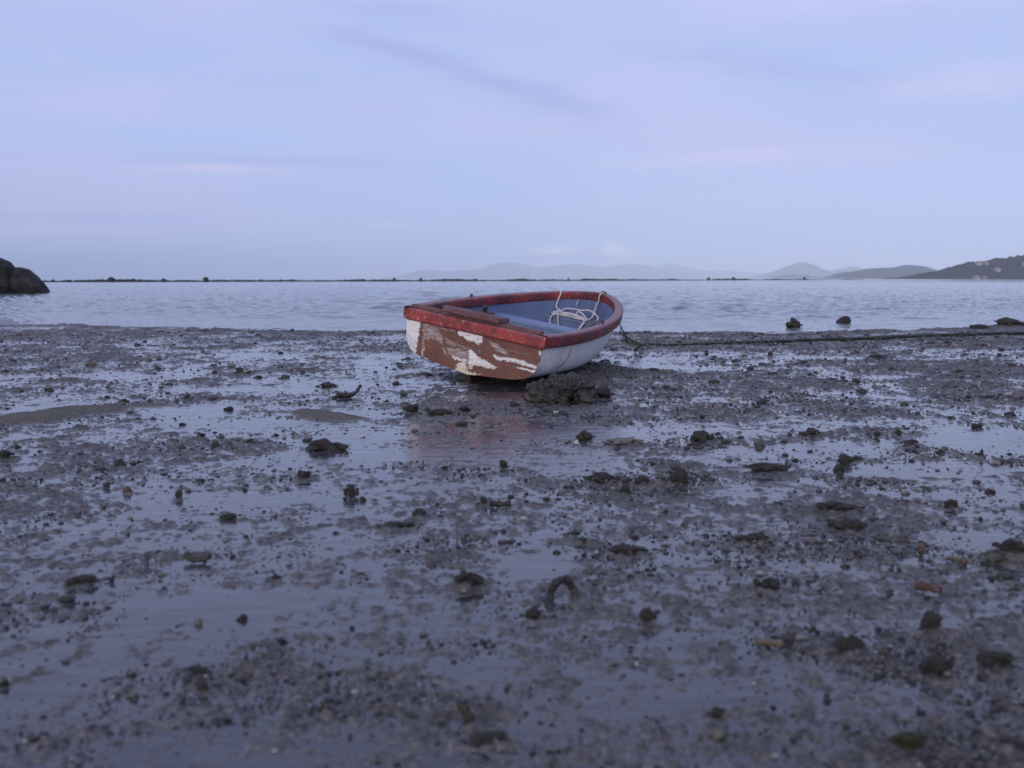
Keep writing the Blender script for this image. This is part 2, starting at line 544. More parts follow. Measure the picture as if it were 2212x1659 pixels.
M_BOULDER = mat_boulder()
M_REEF = mat_rock('reef_rock', (0.012, 0.013, 0.011), (0.025, 0.025, 0.022), (0.04, 0.04, 0.034), 0.1, 0.85)
M_SUNLIT_RED = mat_red('sunlit_red_cap_paint', 0.085)  # the rail's worn red again, with the cap's sunlight put into its colour
M_HULL, M_TRANSOM, M_RED, M_WOOD = mat_hull(), mat_transom(), mat_red(), mat_wood()
M_BLUE = mat_blue('blue_inner_paint', (0.130, 0.174, 0.295))
M_BLUE2 = mat_blue('light_blue_thwart_paint', (0.205, 0.27, 0.41))
M_RUST = mat_plain('rusty_iron', (0.055, 0.03, 0.025), 0.75, 0.5, 60, 0.5)
M_METAL = mat_plain('dull_galvanised_metal', (0.20, 0.19, 0.18), 0.5, 0.4, 60, 0.3, 0.6)
M_ROPE = mat_plain('off_white_rope_fibre', (0.56, 0.54, 0.50), 0.85, 0.25, 160, 0.6)
M_GREY = mat_plain('grey_bow_paint', (0.11, 0.11, 0.125), 0.6, 0.25, 25, 0.2)
M_WEEDROPE = mat_plain('slimy_green_rope', (0.022, 0.026, 0.013), 0.5, 0.5, 40, 0.6)
M_WEED = mat_plain('green_seaweed', (0.05, 0.072, 0.022), 0.45, 0.6, 15, 0.3)
M_HOUSEWALL = mat_plain('white_house_wall', (0.42, 0.38, 0.36), 0.8, 0.05, 0.5, 0.0)
M_ROOF = mat_plain('house_roof', (0.30, 0.22, 0.19), 0.8, 0.1, 0.5, 0.0)

# ------------------------------------------------------------------ ground: the mudflat
SH_U = [(-700, 692), (0, 699), (300, 708), (700, 716), (1340, 717), (1700, 723), (1950, 714), (2212, 702), (2900, 684)]
SH = np.array([G(u, v) for u, v in SH_U])


def shore(x, y):
    a = np.arctan2(x, y); sa = np.arctan2(SH[:, 0], SH[:, 1])
    return np.interp(a, sa, np.hypot(SH[:, 0], SH[:, 1]))       # distance to the waterline in that direction


# soft mud banks (+) and hollows that hold water (-): centre, half widths as seen, height in cm, smooth-sand share
BANKS = [
    (150, 722, 330, 16, 2.2, 0), (560, 728, 200, 8, 1.2, 0), (60, 760, 160, 14, 1.5, 0), (300, 775, 200, 10, 1.0, 0),
    (60, 908, 120, 13, 5.0, 1), (190, 888, 130, 9, 3.6, 1), (330, 880, 60, 6, 2.0, 1), (690, 898, 82, 13, 5.0, 1), (740, 904, 55, 9, 3.0, 1), (640, 893, 45, 9, 2.4, 1),
    (470, 968, 190, 17, 3.0, 0), (200, 990, 190, 17, 2.4, 0), (330, 985, 180, 14, 1.5, 0), (110, 1018, 150, 14, 1.8, 0), (280, 1020, 130, 10, 1.2, 0),
    (1000, 878, 220, 30, 1.8, 0), (1300, 900, 200, 26, 1.6, 0), (900, 910, 140, 14, 1.6, 0), (950, 745, 130, 9, 2.2, 0), (1420, 735, 150, 12, 1.8, 0.4),
    (1700, 742, 320, 9, 2.4, 0), (2100, 735, 200, 16, 2.8, 0), (2190, 708, 60, 7, 9.0, 0), (2110, 712, 60, 5, 4.0, 0),
    (1650, 820, 260, 22, 2.0, 0), (1990, 790, 260, 30, 2.0, 0), (2120, 850, 220, 26, 1.5, 0), (1780, 880, 260, 18, 1.6, 0), (1540, 900, 160, 18, 1.3, 0),
    (1480, 1015, 85, 24, 3.2, 0), (1640, 1025, 120, 14, 1.8, 0), (1680, 952, 120, 10, 2.0, 0), (1910, 930, 90, 12, 1.2, 0),
    (1800, 1110, 200, 30, 2.4, 0), (1560, 1110, 220, 30, 1.6, 0), (1640, 1180, 130, 25, 2.2, 0), (1850, 1170, 130, 25, 2.6, 0), (1950, 1090, 80, 12, 1.5, 0),
    (1800, 1290, 130, 45, 2.4, 0), (2080, 1270, 160, 40, 2.6, 0), (2190, 1215, 70, 22, 5.0, 0.6), (1650, 1270, 90, 16, 2.4, 0), (2090, 1400, 180, 50, 2.2, 0), (1880, 1420, 160, 40, 1.6, 0),
    (1010, 1280, 90, 24, 1.6, 0), (1220, 1280, 110, 25, 1.4, 0), (1250, 1400, 260, 40, 1.2, 0), (1500, 1420, 200, 40, 1.0, 0), (1900, 1590, 300, 50, 1.6, 0), (850, 1190, 150, 20, 1.2, 0), (760, 1390, 200, 35, 0.9, 0),
    (180, 1268, 80, 14, 1.6, 0), (330, 1210, 160, 14, 1.0, 0), (100, 1090, 160, 14, 1.2, 0), (560, 1050, 120, 12, 0.7, 0), (420, 1470, 140, 30, 0.9, 0), (950, 1560, 260, 45, 1.0, 0), (500, 1600, 300, 35, 0.8, 0),
    # hollows
    (760, 945, 130, 20, -3.5, 0), (560, 915, 200, 14, -2.6, 0), (430, 885, 180, 14, -1.6, 0), (40, 885, 45, 6, -3, 0), (820, 985, 200, 18, -3.0, 0),
    (1060, 955, 170, 26, -1.5, 0), (1015, 833, 20, 5, 2.2, 0), (1180, 975, 90, 9, 1.4, 0), (900, 935, 70, 8, 1.2, 0), (1010, 925, 90, 7, 1.2, 0), (930, 1000, 160, 14, -2.0, 0), (640, 1075, 330, 36, -2.6, 0), (400, 1130, 300, 26, -2.0, 0), (150, 1060, 150, 12, -1.2, 0), (380, 1180, 300, 20, -1.6, 0),
    (400, 1290, 420, 45, -1.7, 0), (700, 1180, 160, 30, -1.3, 0), (820, 780, 90, 20, -2.2, 0), (860, 830, 120, 14, -1.8, 0), (520, 840, 260, 10, -1.5, 0), (330, 810, 260, 8, -1.2, 0), (560, 770, 200, 8, -1.2, 0),
    (1420, 792, 130, 11, -2.6, 0), (1500, 765, 180, 5, -2.0, 0), (1750, 772, 200, 6, -1.6, 0), (1340, 940, 150, 16, -2.0, 0), (1740, 975, 260, 14, -2.2, 0), (2060, 950, 190, 26, -2.8, 0), (1980, 1010, 240, 22, -2.2, 0),
    (1560, 960, 80, 9, -2.0, 0), (2060, 1060, 180, 22, -2.0, 0), (2060, 1170, 140, 26, -2.4, 0), (1880, 1215, 90, 14, -1.8, 0), (1400, 1180, 200, 28, -1.2, 0), (1200, 1160, 220, 22, -1.2, 0), (1460, 1250, 130, 34, -1.4, 0), (1150, 1225, 120, 16, -1.6, 0),
    (1560, 870, 90, 6, -1.6, 0), (1250, 930, 60, 8, -1.2, 0), (1690, 1420, 140, 36, -1.4, 0), (1640, 1560, 240, 40, -1.3, 0), (2120, 1340, 80, 14, -1.2, 0), (1950, 1510, 160, 22, -1.2, 0), (1000, 1440, 220, 26, -1.0, 0), (1130, 1330, 120, 18, -1.2, 0),
    (1095, 842, 105, 18, -6.5, 0), (1230, 803, 70, 10, 9.0, 0), (1290, 790, 40, 8, 5.0, 0), (200, 1400, 300, 40, -1.0, 0),
]


STONE_FEET = []


def ground_height(x, y, fine=True):
    """height (m) and 'smooth sand' share of the mudflat at x, y"""
    r = np.hypot(x, y)
    wx = x + 0.10 * fbm2(x * 1.7, y * 1.7, 3, 61); wy = y + 0.16 * fbm2(x * 1.7, y * 1.7, 3, 71)
    z = -0.0012 + 0.0055 * fbm2(wx * 0.55, wy * 0.40, 3, 1) + 0.0075 * fbm2(wx * 1.9, wy * 1.5, 3, 5)
    z += 0.004 * fbm2(x * 7, y * 5, 2, 9)
    nearz = 1 - sstep(3.5, 6.5, r)
    z += nearz * (0.0014 + 0.0035 * fbm2(x * 3.1, y * 3.1, 2, 91) + 0.0022 * fbm2(x * 13, y * 11, 2, 95))
    z -= 0.0008 * sstep(8.0, 12.0, r)
    sand = np.zeros_like(x)
    for (u, v, ru, rv, hc, sd_) in BANKS:
        cx_, cy_ = G(u, v); near = G(u, v + rv)[1]; far = G(u, v - rv)[1]
        sx = ru / FP * cy_; sy = 0.5 * (far - near)
        # 0.7: half-width where the bank has lost about half of its height
        d2 = ((wx - cx_) / (sx * 0.75)) ** 2 + ((wy - cy_) / (sy * 0.75)) ** 2
        e = np.exp(-np.minimum(d2, 30) ** (1.6 if sd_ >= 1 else 1.0)) 
        z += hc * 0.01 * e * (0.62 if hc > 0 else 0.5)
        if sd_: sand = np.maximum(sand, sd_ * sstep(0.1, 0.5, e))
    zc = np.where(z > 0, 0.0034 * np.tanh(z / 0.0060), 0.0080 * np.tanh(z / 0.013)) + 0.0004     # the flat is nearly level
    z = z * sand + zc * (1 - sand)
    for (cx_, cy_, sx, sy, hm_) in ((0.02, 9.75, 0.30, 0.30, 0.075), (-0.06, 9.40, 0.28, 0.16, 0.055), (-0.16, 9.27, 0.20, 0.10, 0.05), (0.42, 10.3, 0.40, 0.45, 0.10), (0.36, 9.55, 0.24, 0.30, 0.075)):   # mud the boat has settled on
        z += hm_ * np.exp(-np.minimum(((x - cx_) / sx) ** 2 + ((y - cy_) / sy) ** 2, 30))
    for (sx_, sy_, wm_, hm_) in STONE_FEET:                       # mud heaped a little round the stones
        k_ = np.abs(x - sx_) + np.abs(y - sy_) < wm_ * 4
        if k_.any():
            e = np.exp(-((x[k_] - sx_) ** 2 + (y[k_] - sy_) ** 2) / (wm_ * 0.85) ** 2)
            z[k_] += 0.22 * hm_ * e * sstep(-0.010, 0.002, z[k_])
    sh = shore(x, y) + 0.7 * fbm2(x * 0.6, y * 0.3, 3, 33) + 0.35 * fbm2(x * 3, y * 1.5, 2, 37)
    t = r - sh
    z = np.where(t > -1.5, z + 0.006 * sstep(-1.5, -0.3, t) - 0.028 * np.maximum(t, 0), z)
    if fine:
        up = sstep(-0.007, 0.005, z)                    # crumbly only where it stands above the film of water
        rough = 1 - 0.82 * sand
        patch = sstep(-0.25, 0.35, fbm2(x * 1.1, y * 1.1, 3, 21))
        cr = np.abs(fbm2(x * 17, y * 13, 2, 13)) - 0.25
        cr2 = fbm2(x * 48, y * 36, 2, 17)
        lump = np.maximum(fbm2(x * 6.5, y * 5.5, 3, 41) - 0.30 + 0.25 * (patch - 0.5), 0)
        clod = np.maximum(fbm2(x * 22, y * 19, 2, 45) - 0.16, 0)          # crumbs of mud standing out of the film
        crumb = np.maximum(fbm2(x * 52, y * 44, 2, 145) - 0.15, 0)
        patch2 = sstep(-0.3, 0.5, fbm2(x * 2.7 + 3, y * 2.2, 3, 121))
        far_ = 0.6 + 0.6 * sstep(4, 10, r)
        # lumpy silt: small heaps and crumbs that pierce the film nearly everywhere, thickest on the banks
        dens = sstep(-0.016, 0.004, z)
        silt = 0.0042 * fbm2(x * 8.5, y * 7, 2, 161) + 0.0070 * fbm2(x * 21, y * 18, 2, 165) + 0.0048 * pn2(x * 58, y * 50, 169)
        z += rough * ((0.62 + 0.38 * dens) * silt - 0.0026 * up)
        z += rough * far_ * (up * (0.3 + 0.7 * patch) * (0.010 * cr + 0.004 * cr2)
                             + (0.08 + 0.92 * up) * 0.018 * np.minimum(lump, 0.6) * (1 + 0.7 * cr2)
                             + (0.10 + 0.90 * up) * patch2 * 0.020 * clod + (0.30 + 0.70 * up) * (0.35 + 0.65 * patch2) * 0.012 * crumb)
    return z, sand


def build_ground():
    core = np.linspace(-0.56, 0.56, 760)
    side = 0.56 + 0.75 * np.linspace(0, 1, 60)[1:] ** 1.6
    th = np.concatenate([-side[::-1], core, side])
    r = np.concatenate([np.linspace(0.5, 1.6, 24)[:-1], np.exp(np.linspace(math.log(1.6), math.log(9.5), 420))[:-1],
                        np.exp(np.linspace(math.log(9.5), math.log(22.0), 300))[:-1], np.linspace(22, 34, 16)])
    R_, T = np.meshgrid(r, th, indexing='ij')
    x = (R_ * np.sin(T)).ravel(); y = (R_ * np.cos(T)).ravel()
    z, sand = ground_height(x, y)
    me = mesh_np('mudflat', np.stack([x, y, z], 1), grid_quads(len(r), len(th))[:, ::-1])
    fattr(me, 'wet', 1 - sstep(-0.001, 0.009, z))
    fattr(me, 'sand', sand)
    tag(obj('mudflat', me, M_MUD), kind='structure')




def build_water():
    # still film of water lying in the hollows of the flat, as far as the tide line
    th = np.linspace(-1.35, 1.35, 90)
    fr = np.concatenate([[0.02, 0.1, 0.3], np.linspace(0.5, 1, 12)])
    lim = shore(np.sin(th), np.cos(th)) - 0.4
    x = (fr[:, None] * (lim * np.sin(th))[None]).ravel(); y = (fr[:, None] * (lim * np.cos(th))[None]).ravel()
    v = np.stack([x, y, np.zeros_like(x)], 1); q = grid_quads(len(fr), len(th))[:, ::-1]
    tag(obj('tide_pool_water', mesh_np('tide_pool_water', v, q), M_POOL), kind='structure')
    # the sea beyond it, with real wavelets
    core = np.linspace(-0.55, 0.55, 540)
    side = 0.55 + 0.8 * np.linspace(0, 1, 30)[1:] ** 1.5
    th = np.concatenate([-side[::-1], core, side])
    k = np.linspace(0, 1, 250)
    fac = np.concatenate([np.exp(k * math.log(14.0)), [25, 60, 200, 900, 2200]])
    lim = shore(np.sin(th), np.cos(th)) - 0.4
    Rr = fac[:, None] * lim[None]; T = np.broadcast_to(th[None], Rr.shape)
    x = (Rr * np.sin(T)).ravel(); y = (Rr * np.cos(T)).ravel(); rr = Rr.ravel()
    amp = 0.008 + 0.046 * sstep(1.0, 1.9, np.repeat(fac, len(th))) 
    amp = amp * sstep(1.0, 1.03, np.repeat(fac, len(th))) * (1 - sstep(10, 14, np.repeat(fac, len(th))))
    z = amp * (1.15 * fbm2(x * 0.8, y * 2.3, 3, 81, 0.62) + 0.6 * fbm2(x * 0.16, y * 0.5, 2, 87))
    me = mesh_np('sea', np.stack([x, y, z], 1), grid_quads(len(fac), len(th))[:, ::-1])
    tag(obj('sea', me, M_SEA), kind='structure')


build_water()

# ------------------------------------------------------------------ far land
def hill(name, prof, dist, mat, rough_m=3.0, seed=0, rs=0.02):
    pr = np.array(prof, float)
    u = np.linspace(pr[0, 0], pr[-1, 0], 260)
    hgt = np.interp(u, pr[:, 0], pr[:, 1])
    ker = np.hanning(13); ker /= ker.sum()
    hgt = np.convolve(np.pad(hgt, 6, mode='edge'), ker, 'valid')
    X = (u - 1106) / FP * dist; Hm = hgt / FP * dist
    W = 0.10 * dist
    s = np.linspace(-1, 1, 41)
    bell = np.cos(s * math.pi / 2) ** 1.3
    XX = np.repeat(X[None], 41, 0); YY = dist + s[:, None] * W + 0 * XX
    n = fbm2(XX * rs, YY * rs, 4, seed)
    Z = Hm[None] * bell[:, None] * (1 + 0.10 * fbm2(XX * rs * .3, YY * rs * .3, 3, seed + 5)) + rough_m * n * np.minimum(1, Hm[None] * bell[:, None] / (3 * rough_m)) - 0.5
    Z[0] = -3; Z[-1] = -3; Z[:, 0] = -3; Z[:, -1] = -3
    me = mesh_np(name, np.stack([XX.ravel(), YY.ravel(), Z.ravel()], 1), grid_quads(41, 260))
    o = tag(obj(name, me, mat), kind='structure')
    return X, Hm


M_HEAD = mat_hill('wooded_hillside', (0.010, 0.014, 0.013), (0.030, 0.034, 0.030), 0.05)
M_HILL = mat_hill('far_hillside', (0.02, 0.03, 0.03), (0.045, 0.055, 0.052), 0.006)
HEAD_D = 1250.0
HX, HH = hill('headland', [(1920, 0), (1960, 4), (2008, 13), (2053, 21), (2080, 31), (2099, 36), (2128, 36), (2155, 43), (2212, 49), (2280, 56), (2400, 50), (2600, 0)], HEAD_D, M_HEAD, 2.2, 3, 0.11)
hill('hill', [(1800, 0), (1818, 6), (1834, 15), (1888, 21), (1928, 24), (1945, 28), (1960, 30), (1975, 26), (1995, 18), (2016, 12), (2060, 8), (2120, 0)], 3300.0, M_HILL, 3, 9, 0.02)
hill('hill', [(1760, 0), (1775, 8), (1794, 17), (1813, 18), (1834, 25), (1850, 21), (1872, 10), (1900, 0)], 9600.0, M_HILL, 6, 14, 0.008)
hill('hill', [(1640, 0), (1650, 5), (1673, 13), (1695, 23), (1708, 29), (1727, 33), (1746, 29), (1759, 16), (1780, 7), (1800, 0)], 8600.0, M_HILL, 6, 19, 0.008)
hill('islet', [(1692, 0), (1697, 7), (1707, 9), (1716, 7), (1722, 0)], 5600.0, M_HILL, 2, 24, 0.02)
hill('hill', [(830, 0), (888, 10), (919, 17), (966, 14), (1025, 18), (1064, 29), (1095, 34), (1122, 32), (1161, 22), (1200, 25), (1240, 30), (1271, 28), (1302, 23), (1349, 30), (1388, 28), (1419, 22), (1460, 16), (1520, 0)], 13000.0, M_HILL, 8, 29, 0.004)
hill('hill', [(1360, 0), (1400, 18), (1447, 33), (1474, 27), (1513, 16), (1572, 16), (1611, 13), (1650, 9), (1720, 0)], 15500.0, M_HILL, 8, 34, 0.004)


def house(u, v, wd, ht, label):
    best = None
    for d in np.linspace(HEAD_D * 0.902, HEAD_D, 400):           # first spot of the slope that shows there
        x = (u - 1106) / FP * d; zb = (601 - v) / FP * d - ht * 0.36
        hm = np.interp(x, HX, HH) * max(0.0, math.cos((d - HEAD_D) / (0.10 * HEAD_D) * math.pi / 2)) ** 1.3
        best = (x, d, zb)
        if hm > zb: break
    o = obj('house', None, None, loc=(best[0], best[1] - 6, max(0.3, best[2])))
    tag(o, label, 'house', 'houses on the headland')
    ht *= 0.34; wd *= 0.33
    obj('wall', box_mesh('wall', -wd / 2, wd / 2, -4, 5.2, -4, ht, 0.0), M_HOUSEWALL, o)
    bm = bmesh.new()
    a = [bm.verts.new(c) for c in ((-wd / 2 - .6, -4.8, ht + .02), (wd / 2 + .6, -4.8, ht + .02), (wd / 2 + .6, 6, ht + .02), (-wd / 2 - .6, 6, ht + .02), (-wd / 2 + 1, .5, ht + 1.7), (wd / 2 - 1, .5, ht + 1.7))]
    for f in ((0, 1, 5, 4), (1, 2, 5), (2, 3, 4, 5), (3, 0, 4), (3, 2, 1, 0)): bm.faces.new([a[q] for q in f])
    me = bpy.data.meshes.new('roof'); bm.to_mesh(me); bm.free()
    obj('roof', me, M_ROOF, o)


for a in ((2104, 566, 11, 3.6, 'pale house highest on the near slope of the headland'),
          (2120, 567, 6, 3.0, 'small pale house right beside the highest house on the slope'),
          (2145, 579, 9, 3.0, 'pale house halfway down the middle of the headland'),
          (2100, 596, 11, 4.5, 'wide pale house at the foot of the headland by the water'),
          (2117, 597, 5, 3.6, 'narrow pale house next to the wide one at the waterside'),
          (2205, 567, 7, 3.4, 'pale house high on the headland at the right picture edge')):
    house(*a)

# ------------------------------------------------------------------ reef bar and its rocks
def reef():
    ctl = [(-300, 205), (95, 243), (600, 290), (1106, 352), (1500, 450), (1860, 600)]
    uu = np.linspace(-300, 1860, 1500)
    dd = np.interp(uu, [c[0] for c in ctl], [c[1] for c in ctl])
    X = (uu - 1106) / FP * dd
    s = np.linspace(-1, 1, 9)
    S, XX = np.meshgrid(s, X, indexing='ij'); YY = dd[None] + S * 2.2
    pf = np.sqrt(np.maximum(0, 1 - S ** 2))
    Z = pf * (0.48 + 0.30 * fbm2(XX * 0.8, YY * 0.8, 3, 3) + 0.10 * fbm2(XX * 0.08, YY * 0, 2, 8)) - 0.05
    Z[0] = -.4; Z[-1] = -.4
    fade = sstep(1860, 1700, uu)
    Z = Z * (0.62 + 0.6 * sstep(-0.5, 0.6, fbm2(XX * 0.05, YY * 0 + 3, 3, 17))) - 0.03
    Z = Z * (0.55 + 0.45 * fade)[None]
    me = mesh_np('reef', np.stack([XX.ravel(), YY.ravel(), Z.ravel()], 1), grid_quads(9, len(uu)))
    tag(obj('reef', me, M_REEF), kind='structure')
    return ctl


REEF = reef()


def rock_mesh(name, seed, sub=3, lump=0.35, knob=0.25, pits=0.0, flat=0.0, freq=1.4):
    v, t = ico(sub)
    rg = np.random.default_rng(seed)
    nn = rg.normal(size=(11, 3)); nn /= np.linalg.norm(nn, axis=1)[:, None]
    dd = rg.uniform(0.55, 1.0, 11)
    fac = np.min(dd[None] / np.maximum(v @ nn.T, 0.12), axis=1)            # broken faces
    r = np.minimum(fac, 1.25) * (1 + 0.6 * lump * fbm3(v * freq + seed * 7.1, 3, seed))
    if knob: r += knob * np.abs(fbm3(v * 3.1 - seed, 2, seed + 40))
    r += 0.16 * fbm3(v * 5.5 + seed, 2, seed + 60)
    if pits: r -= pits * np.maximum(0, fbm3(v * 6 + seed, 2, seed + 80) - 0.15)
    v = v * r[:, None]
    lo, hi = v.min(0), v.max(0)
    v = (v - (lo + hi) / 2) / ((hi - lo) / 2)          # unit half-extents
    v[:, :2] *= (1 - 0.22 * (v[:, 2:3] + 1))
    v[:, 2] = np.where(v[:, 2] < -0.6, -0.6 - flat * 0 + (v[:, 2] + 0.6) * 0.3, v[:, 2])
    return mesh_np(name, v, None, t)


def rock(name, me, mat, x, y, wx, wy, hz, rz, label, cat, group=None, z=None, sink=0.25, tilt=(0, 0)):
    """wx, wy full widths, hz height standing clear of the ground"""
    hh = hz / (1.6 - 1.6 * sink + 1e-6) 
    z0 = 0.0 if z is None else z
    o = obj(name, me, mat, loc=(x, y, z0 + 0.6 * hh - sink * hh * 1.0), rot=(tilt[0], tilt[1], rz), scale=(wx / 2, wy / 2, hh))
    if label: tag(o, label, cat, group)
    return o


for (u, wdisp, hdisp, lab) in (
        (120, 16, 3.5, 'low dark reef rock just right of the two boulders'), (245, 26, 7, 'largest dark rock standing up from the left of the reef line'),
        (290, 15, 3.5, 'small dark reef rock right of the largest reef rock'), (357, 16, 4, 'low dark reef rock between the two tallest rocks of the line'),
        (447, 18, 6.5, 'pointed dark rock on the left half of the reef line'), (853, 12, 4.5, 'dark reef rock on the horizon just left of the boat'),
        (910, 12, 4.5, 'dark reef rock on the horizon above the left boat rail'), (1132, 10, 4, 'small dark reef rock above the middle of the boat'),
        (1228, 8, 3.5, 'tiny dark reef rock above the white rope in the boat'), (1528, 12, 3.5, 'dark reef rock on the horizon right of the boat'),
        (1583, 16, 3.5, 'long low dark reef rock left of the far pointed hill'), (1735, 9, 3, 'tiny dark reef rock under the far pointed hill')):
    d = float(np.interp(u, [c[0] for c in REEF], [c[1] for c in REEF])) - 1.8
    me = rock_mesh('reef_rock', int(u), 3, 0.3, 0.2)
    wm = wdisp / FP * d
    rock('reef_rock', me, M_REEF, (u - 1106) / FP * d, d, wm, wm * 0.8, (hdisp + 3) / FP * d, 0.3, lab, 'rock', 'rocks along the reef line', z=-0.05)


def boulder(u0, u1, vtop, d, seed, label, shape):
    v, t = ico(5)
    wm = (u1 - u0) / FP * d; hm = (632.5 - vtop) / FP * d
    w_ = shape(v)
    rg = np.random.default_rng(seed + 2)
    nn = rg.normal(size=(12, 3)); nn /= np.linalg.norm(nn, axis=1)[:, None]
    fac = np.min(rg.uniform(0.70, 1.0, 12)[None] / np.maximum(v @ nn.T, 0.3), axis=1)
    w_ = w_ * np.minimum(fac, 1.05)[:, None]
    crack = np.exp(-(pn3(v * 1.7 + seed, seed + 3) / 0.035) ** 2)
    w_ = w_ * (1 - 0.07 * crack)[:, None]
    w_ = w_ * (1 + 0.035 * fbm3(v * 2.2 + seed, 4, seed) + 0.012 * fbm3(v * 9 + seed, 3, seed + 9))[:, None]
    lo, hi = w_.min(0), w_.max(0)
    w_ = (w_ - [(lo[0] + hi[0]) / 2, (lo[1] + hi[1]) / 2, lo[2]]) / (hi - lo)
    w_[:, 0] *= wm; w_[:, 1] *= wm * 0.9; w_[:, 2] = w_[:, 2] * (hm + 0.35) - 0.35
    o = obj('boulder', mesh_np('boulder', w_, None, t), M_BOULDER, loc=(((u0 + u1) / 2 - 1106) / FP * d, d, 0))
    tag(o, label, 'boulder', 'boulders in the water')


def sh_round(v):
    w_ = np.sign(v) * np.abs(v) ** 0.75
    w_[:, 2] += 0.12 * (1 - v[:, 0] ** 2); return w_


def sh_wedge(v):
    w_ = np.sign(v) * np.abs(v) ** 0.6
    k = (w_[:, 2] + 1) / 2
    w_[:, 2] = -1 + 2 * k * np.interp(w_[:, 0], [-1, -0.62, -0.15, 0.35, 1], [0.70, 1.0, 0.90, 0.66, 0.20])
    return w_


boulder(-62, 39, 556, 66, 5, 'tall rounded dark boulder cut off by the left picture edge', sh_round)
boulder(31, 107, 577, 65, 9, 'wedge-shaped dark boulder leaning against the taller one at left', sh_wedge)

# ------------------------------------------------------------------ the boat
BL, BT, BMX, T0, BD, S1, BQ = 2.48, 0.577, 0.623, 0.241, 0.3943, 0.1074, 0.6485
BOAT_POS = (-0.3341, 8.8638, 0.080)
YAW, HEEL, TRIM = 0.4586, 0.1763, 0.0286
WHITE_PATCHES=[(1.40,[(0.616,0.309),(0.456,0.327),(0.455,0.265),(0.457,0.203),(0.462,0.114),(0.459,0.048),(0.524,0.074),(0.593,0.123)]),
 (0.55,[(0.434,0.313),(0.375,0.325),(0.381,0.297),(0.311,0.294),(0.243,0.246),(0.240,0.194),(0.263,0.179),(0.277,0.209),(0.295,0.190),(0.309,0.219),(0.325,0.195),(0.343,0.212),(0.373,0.178),(0.386,0.200),(0.402,0.188),(0.400,0.122),(0.411,0.120)]),
 (0.35,[(0.424,0.315),(0.284,0.317),(0.134,0.303),(0.152,0.291),(0.210,0.288),(0.319,0.284),(0.404,0.249)]),
 (0.50,[(0.240,0.242),(0.216,0.199),(0.175,0.188),(0.097,0.193),(0.017,0.192),(0.019,0.205),(0.140,0.215),(0.213,0.238)]),
 (1.00,[(0.140,0.326),(-0.009,0.321),(-0.087,0.314),(-0.082,0.260),(-0.046,0.239),(-0.015,0.253),(0.049,0.258),(0.081,0.274),(0.125,0.274)]),
 (0.50,[(0.225,0.318),(0.141,0.319),(0.141,0.297),(0.183,0.300)]),
 (0.55,[(0.203,0.167),(0.114,0.178),(0.018,0.183),(0.005,0.102),(0.032,0.089),(0.080,0.086),(0.121,0.092),(0.153,0.107),(0.189,0.122)]),
 (1.00,[(0.164,0.118),(0.084,0.109),(0.012,0.115),(0.009,0.098),(0.070,0.083),(0.120,0.090)]),
 (1.00,[(0.018,0.196),(-0.020,0.191),(-0.065,0.153),(-0.165,0.129),(-0.236,0.103),(-0.210,0.087),(-0.115,0.084),(-0.041,0.087),(-0.035,0.047),(-0.016,0.034),(0.006,0.086)]),
 (0.90,[(0.231,0.168),(0.216,0.147),(0.200,0.108),(0.215,0.112)]),
 (1.00,[(0.097,0.067),(0.066,0.086),(0.021,0.113),(-0.001,0.035),(-0.057,0.023),(-0.118,0.032),(-0.115,0.021),(0.006,-0.010),(0.066,-0.005),(0.104,0.017)]),
 (0.60,[(-0.136,0.281),(-0.202,0.284),(-0.239,0.258),(-0.288,0.249),(-0.321,0.223),(-0.284,0.216),(-0.237,0.214),(-0.184,0.246)]),
 (0.95,[(-0.183,0.195),(-0.240,0.194),(-0.306,0.199),(-0.390,0.203),(-0.564,0.189),(-0.564,0.157),(-0.452,0.164),(-0.358,0.170),(-0.264,0.164),(-0.207,0.164)]),
 (1.00,[(-0.360,0.144),(-0.558,0.150),(-0.558,0.127),(-0.429,0.133)]),
 (0.95,[(-0.549,0.294),(-0.592,0.296),(-0.594,0.246),(-0.577,0.192),(-0.579,0.150),(-0.555,0.103),(-0.545,0.109),(-0.566,0.147),(-0.564,0.189),(-0.573,0.242)]),
 (0.85,[(0.418,0.118),(0.399,0.123),(0.394,0.055),(0.414,0.055)]),
 (0.90,[(0.386,0.055),(0.345,0.051),(0.350,0.043),(0.383,0.045)]),
 (0.50,[(-0.056,0.207),(-0.078,0.206),(-0.080,0.182),(-0.066,0.184)]),
 (0.35,[(-0.239,0.258),(-0.475,0.251),(-0.478,0.243),(-0.251,0.247)])]
TRANSOM_SCRATCHES=[[(0.564,0.204),(0.466,0.157)],[(0.570,0.176),(0.461,0.136)],[(0.552,0.153),(0.459,0.101)],[(0.537,0.125),(0.461,0.092)],[(0.559,0.101),(0.523,0.101)],[(0.020,0.139),(0.017,-0.004)],[(-0.021,0.096),(-0.020,0.039)],[(0.397,0.286),(0.384,0.200)],[(0.317,0.300),(0.308,0.202)],[(0.139,0.323),(0.135,0.298)]]
HULL_SCRATCHES=[(0.011,[(0.432,0.290),(0.426,0.237),(0.400,0.196),(0.318,0.134)]),(0.005,[(0.308,0.217),(0.282,0.176),(0.242,0.146)]),(0.003,[(0.067,0.278),(0.075,0.217),(0.002,0.119)]),(0.003,[(0.067,0.184),(0.027,0.129)]),(0.006,[(0.139,0.233),(0.152,0.223)]),(0.004,[(0.529,0.193),(0.516,0.172)]),(0.003,[(0.628,0.220),(0.613,0.203)]),(0.004,[(0.786,0.105),(0.776,0.101)])]
